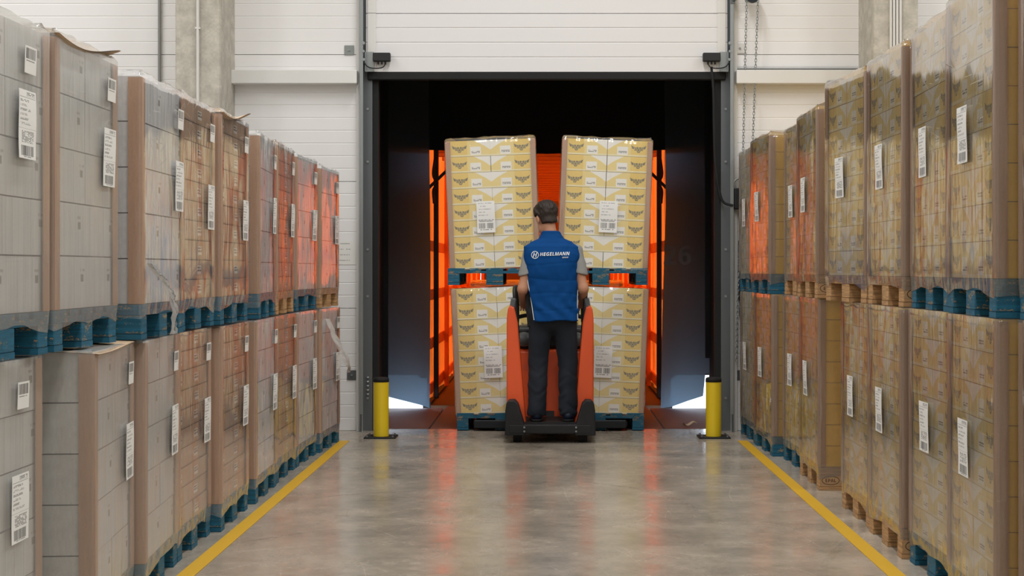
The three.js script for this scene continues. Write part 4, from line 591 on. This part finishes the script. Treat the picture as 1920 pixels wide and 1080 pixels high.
// ---------------------------------------------------------------- fittings round the door
function bollard(label, x, z) {
  const t = thing('bollard', label, 'bollard', [x, 0, z], 'yellow bollards');
  part(t, 'base_plate', rbox(0.26, 0.012, 0.24, 0.004), P.darkSteel, [0, 0.0065, 0]);
  part(t, 'post', cyl(0.0635, 0.452, 40), P.yellowPaint, [0, 0.238, 0]);
  part(t, 'cap', new THREE.LatheGeometry([[0, 0.03], [0.05, 0.03], [0.062, 0.024], [0.066, 0.012], [0.066, -0.008], [0, -0.008]].map((p) => new THREE.Vector2(...p)), 40), P.rubber, [0, 0.464, 0]);
  for (const sx of [-1, 1]) for (const sz of [-1, 1]) part(t, 'bolt', cyl(0.009, 0.014, 8), P.galv, [sx * 0.105, 0.018, sz * 0.095]);
}
bollard('yellow steel bollard with black cap left of the dock opening', -1.36, -12.92);
bollard('yellow steel bollard with black cap right of the dock opening', 1.37, -12.92);
for (const [x, y, l, m] of [[-1.69, 3.255, 'light grey square plate high on the wall left of the door', P.plate], [-1.667, 0.476, 'grey square plate low on the wall left of the door', P.greyPlastic], [1.653, 3.27, 'pale square plate high on the wall right of the door', P.conduit], [1.671, 0.476, 'grey square plate low on the wall right of the door', P.greyPlastic]]) {
  const t = thing('wall_plate', l, 'plate', [x, y, WALL_Z + 0.006], 'square wall plates'); part(t, 'plate', rbox(0.082, 0.082, 0.008, 0.004), m, [0, 0, 0.003]); part(t, 'bolt', (() => { const g = cyl(0.009, 0.012, 8); g.rotateX(Math.PI / 2); return g; })(), P.galv, [0, 0, 0.012]);
}
for (const s of [-1, 1]) {      // safety switch boxes at the foot of the door leaf
  const t = thing('door_switch_box', s < 0 ? 'black switch box with bracket on the left lower corner of the door' : 'black switch box with bracket on the right lower corner of the door', 'switch box', [s * 1.42, 3.17, WALL_Z + 0.07], 'door switch boxes');
  part(t, 'housing', rbox(0.15, 0.075, 0.06, 0.01), P.blackPlastic, [s < 0 ? 0.02 : -0.02, 0.01, 0.04]);
  part(t, 'bracket', merged(box(0.07, 0.17, 0.005), at(box(0.07, 0.005, 0.05), 0, -0.085, 0.022), at(box(0.005, 0.16, 0.04), s * 0.034, 0, 0.02)), P.galv, [s * 0.085, -0.025, 0.012]);
  for (let k = 0; k < 3; k++) part(t, 'cable_gland', cyl(0.008, 0.025, 10), P.blackPlastic, [(s < 0 ? 0.02 : -0.02) + (k - 1) * 0.03, -0.038, 0.04]);
  part(t, 'cable', tube([[s < 0 ? 0.05 : -0.05, -0.045, 0.04], [s < 0 ? 0.03 : -0.03, -0.075, 0.05], [s * 0.05, -0.085, 0.06], [s * 0.1, -0.07, 0.06], [s * 0.13, -0.03, 0.05]], 0.005, 30, 6), P.rubber);
  for (const [dx, dy, rr] of [[0.135, 0.13, 0.014], [0.135, 0.06, 0.012], [0.13, -0.01, 0.012]]) part(t, 'roller', (() => { const g = cyl(rr, 0.03, 12); g.rotateX(Math.PI / 2); return g; })(), P.galv, [s * dx, dy, 0.045]);
}
solo('spiral_cable', 'black cable hanging from the right switch box to the wall control', 'cable', tube([[1.40, 3.1, -13.37], [1.415, 2.9, -13.36], [1.42, 2.6, -13.36], [1.43, 2.3, -13.36], [1.455, 2.1, -13.36], [1.5, 1.95, -13.35], [1.58, 1.92, -13.33]], 0.011, 60, 8), P.rubber);
{
  const t = thing('door_lock_handle', 'black latch unit with a looped grey hose beside the right jamb', 'latch', [1.62, 1.98, WALL_Z + 0.06]);
  part(t, 'housing', rbox(0.055, 0.18, 0.06, 0.01), P.blackPlastic, [0.0, 0, 0.03]); part(t, 'hose', tube([[-0.02, 0.09, 0.04], [-0.03, 0.14, 0.05], [0.01, 0.17, 0.05], [0.045, 0.13, 0.05], [0.03, 0.06, 0.05]], 0.011, 30, 8), P.conduitGrey);
  const c = thing('door_control', 'black door control box with yellow sticker behind the right row', 'control box', [1.68, 1.45, WALL_Z + 0.005]);
  part(c, 'housing', rbox(0.08, 0.36, 0.09, 0.01), P.blackPlastic, [0, 0, 0.03]); part(c, 'sticker', box(0.03, 0.1, 0.002), P.yellowPaint, [0.015, 0.09, 0.076]);
  const e = thing('stop_station', 'black push-button station with yellow plate behind the right row', 'push buttons', [1.69, 1.19, WALL_Z + 0.005]);
  part(e, 'housing', rbox(0.1, 0.17, 0.07, 0.01), P.blackPlastic, [0, 0, 0.025]); part(e, 'button_plate', box(0.045, 0.05, 0.004), P.yellowPaint, [0.02, -0.04, 0.062]); part(e, 'button', (() => { const g = cyl(0.014, 0.02, 14); g.rotateX(Math.PI / 2); return g; })(), P.redButton, [0.02, -0.04, 0.074]);
  part(e, 'cable', tube([[-0.03, -0.085, 0.03], [-0.035, -0.2, 0.035], [-0.01, -0.32, 0.04], [0.04, -0.4, 0.04], [0.12, -0.42, 0.03]], 0.011, 40, 8), P.rubber);
  // hand chain of the door
  const h = thing('chain_hoist', 'grey chain sprocket housing at the top of the right wall', 'chain wheel', [1.74, 3.68, WALL_Z + 0.12]);
  part(h, 'housing', rbox(0.11, 0.1, 0.1, 0.015), P.galv, [0, 0.02, 0]); part(h, 'sprocket', (() => { const g = cyl(0.05, 0.03, 20); g.rotateX(Math.PI / 2); return g; })(), P.darkSteel, [0, 0, 0.06]);
  const br = thing('track_bracket', 'dark bent bracket at the top of the right door track', 'bracket', [1.6, 3.66, WALL_Z + 0.13]); part(br, 'arm', tube([[-0.02, 0.0, 0], [0.03, 0.02, 0.02], [0.07, 0.035, 0.02], [0.06, 0.06, 0.02]], 0.012, 20, 6), P.steel); part(br, 'foot', box(0.04, 0.05, 0.01), P.steel, [-0.02, 0.0, -0.005]);
  const link = new THREE.TorusGeometry(0.011, 0.0032, 5, 10); link.scale(0.8, 1.5, 1);
  const chain = (pts, label) => { const c = new THREE.CatmullRomCurve3(pts.map((p) => new THREE.Vector3(...p))), L = c.getLength(), n = Math.round(L / 0.025), list = []; for (let i = 0; i < n; i++) { const p = c.getPointAt((i + 0.5) / n), d = c.getTangentAt((i + 0.5) / n), g = link.clone(); if (i % 2) g.rotateY(Math.PI / 2); g.rotateZ(-Math.atan2(d.x, d.y)); g.translate(p.x, p.y, p.z); list.push(g); }
    const m = part(scene, numbered('hand_chain'), mergeGeometries(list), P.galv); tag(m, label, 'chain', 'door hand chain'); };
  chain([[1.69, 3.66, -13.29], [1.678, 2.9, -13.35], [1.668, 2.46, -13.35], [1.64, 1.6, -13.35], [1.618, 1.0, -13.35], [1.61, 0.6, -13.35]], 'left strand of the long steel hand chain beside the right jamb');
  chain([[1.785, 3.66, -13.29], [1.765, 2.9, -13.35], [1.748, 2.46, -13.35], [1.70, 1.6, -13.35], [1.66, 0.8, -13.35], [1.65, 0.6, -13.35]], 'right strand of the long steel hand chain beside the right jamb');
}
solo('notice_sheet', 'white paper notice on the wall behind the far end of the left row', 'paper', box(0.16, 0.2, 0.001), std({ roughness: 0.7, map: canvasTex(128, 160, (g, w, h) => { g.fillStyle = '#efeeea'; g.fillRect(0, 0, w, h); const r = rng(5); for (let i = 0; i < 4; i++) softText(g, 8, 14 + i * 38, 70, 8, r, '#999', 1); }) }), [-1.705, 1.52, WALL_Z + 0.003]);
{ const g = textGeo('26', 0.19, 0.001); const m = solo('bay_number', 'dim grey number 26 on the right shelter flap', 'number', g, P.number, [1.3, 1.52, FLAP_Z + 0.008]); }
{ const s = new THREE.PlaneGeometry(0.12, 0.05, 8, 4); s.rotateX(-Math.PI / 2); const p = s.attributes.position; for (let i = 0; i < p.count; i++) p.setY(i, 0.012 + 0.014 * Math.sin(p.getX(i) * 50) + 0.008 * Math.cos(p.getZ(i) * 70)); s.computeVertexNormals(); const b = s.clone(); b.translate(0, -0.002, 0); solo('cardboard_scrap', 'torn scrap of cardboard on the leveller beside the right bollard', 'scrap', mergeGeometries([s, b]), M.sheetCard, [1.27, 0.002, -13.95], [0, 0.4, 0]); }
for (const o of scene.children) o.traverse((m) => { if (m.isMesh) m.castShadow = m.receiveShadow = true; });
renderer.render(scene, camera);
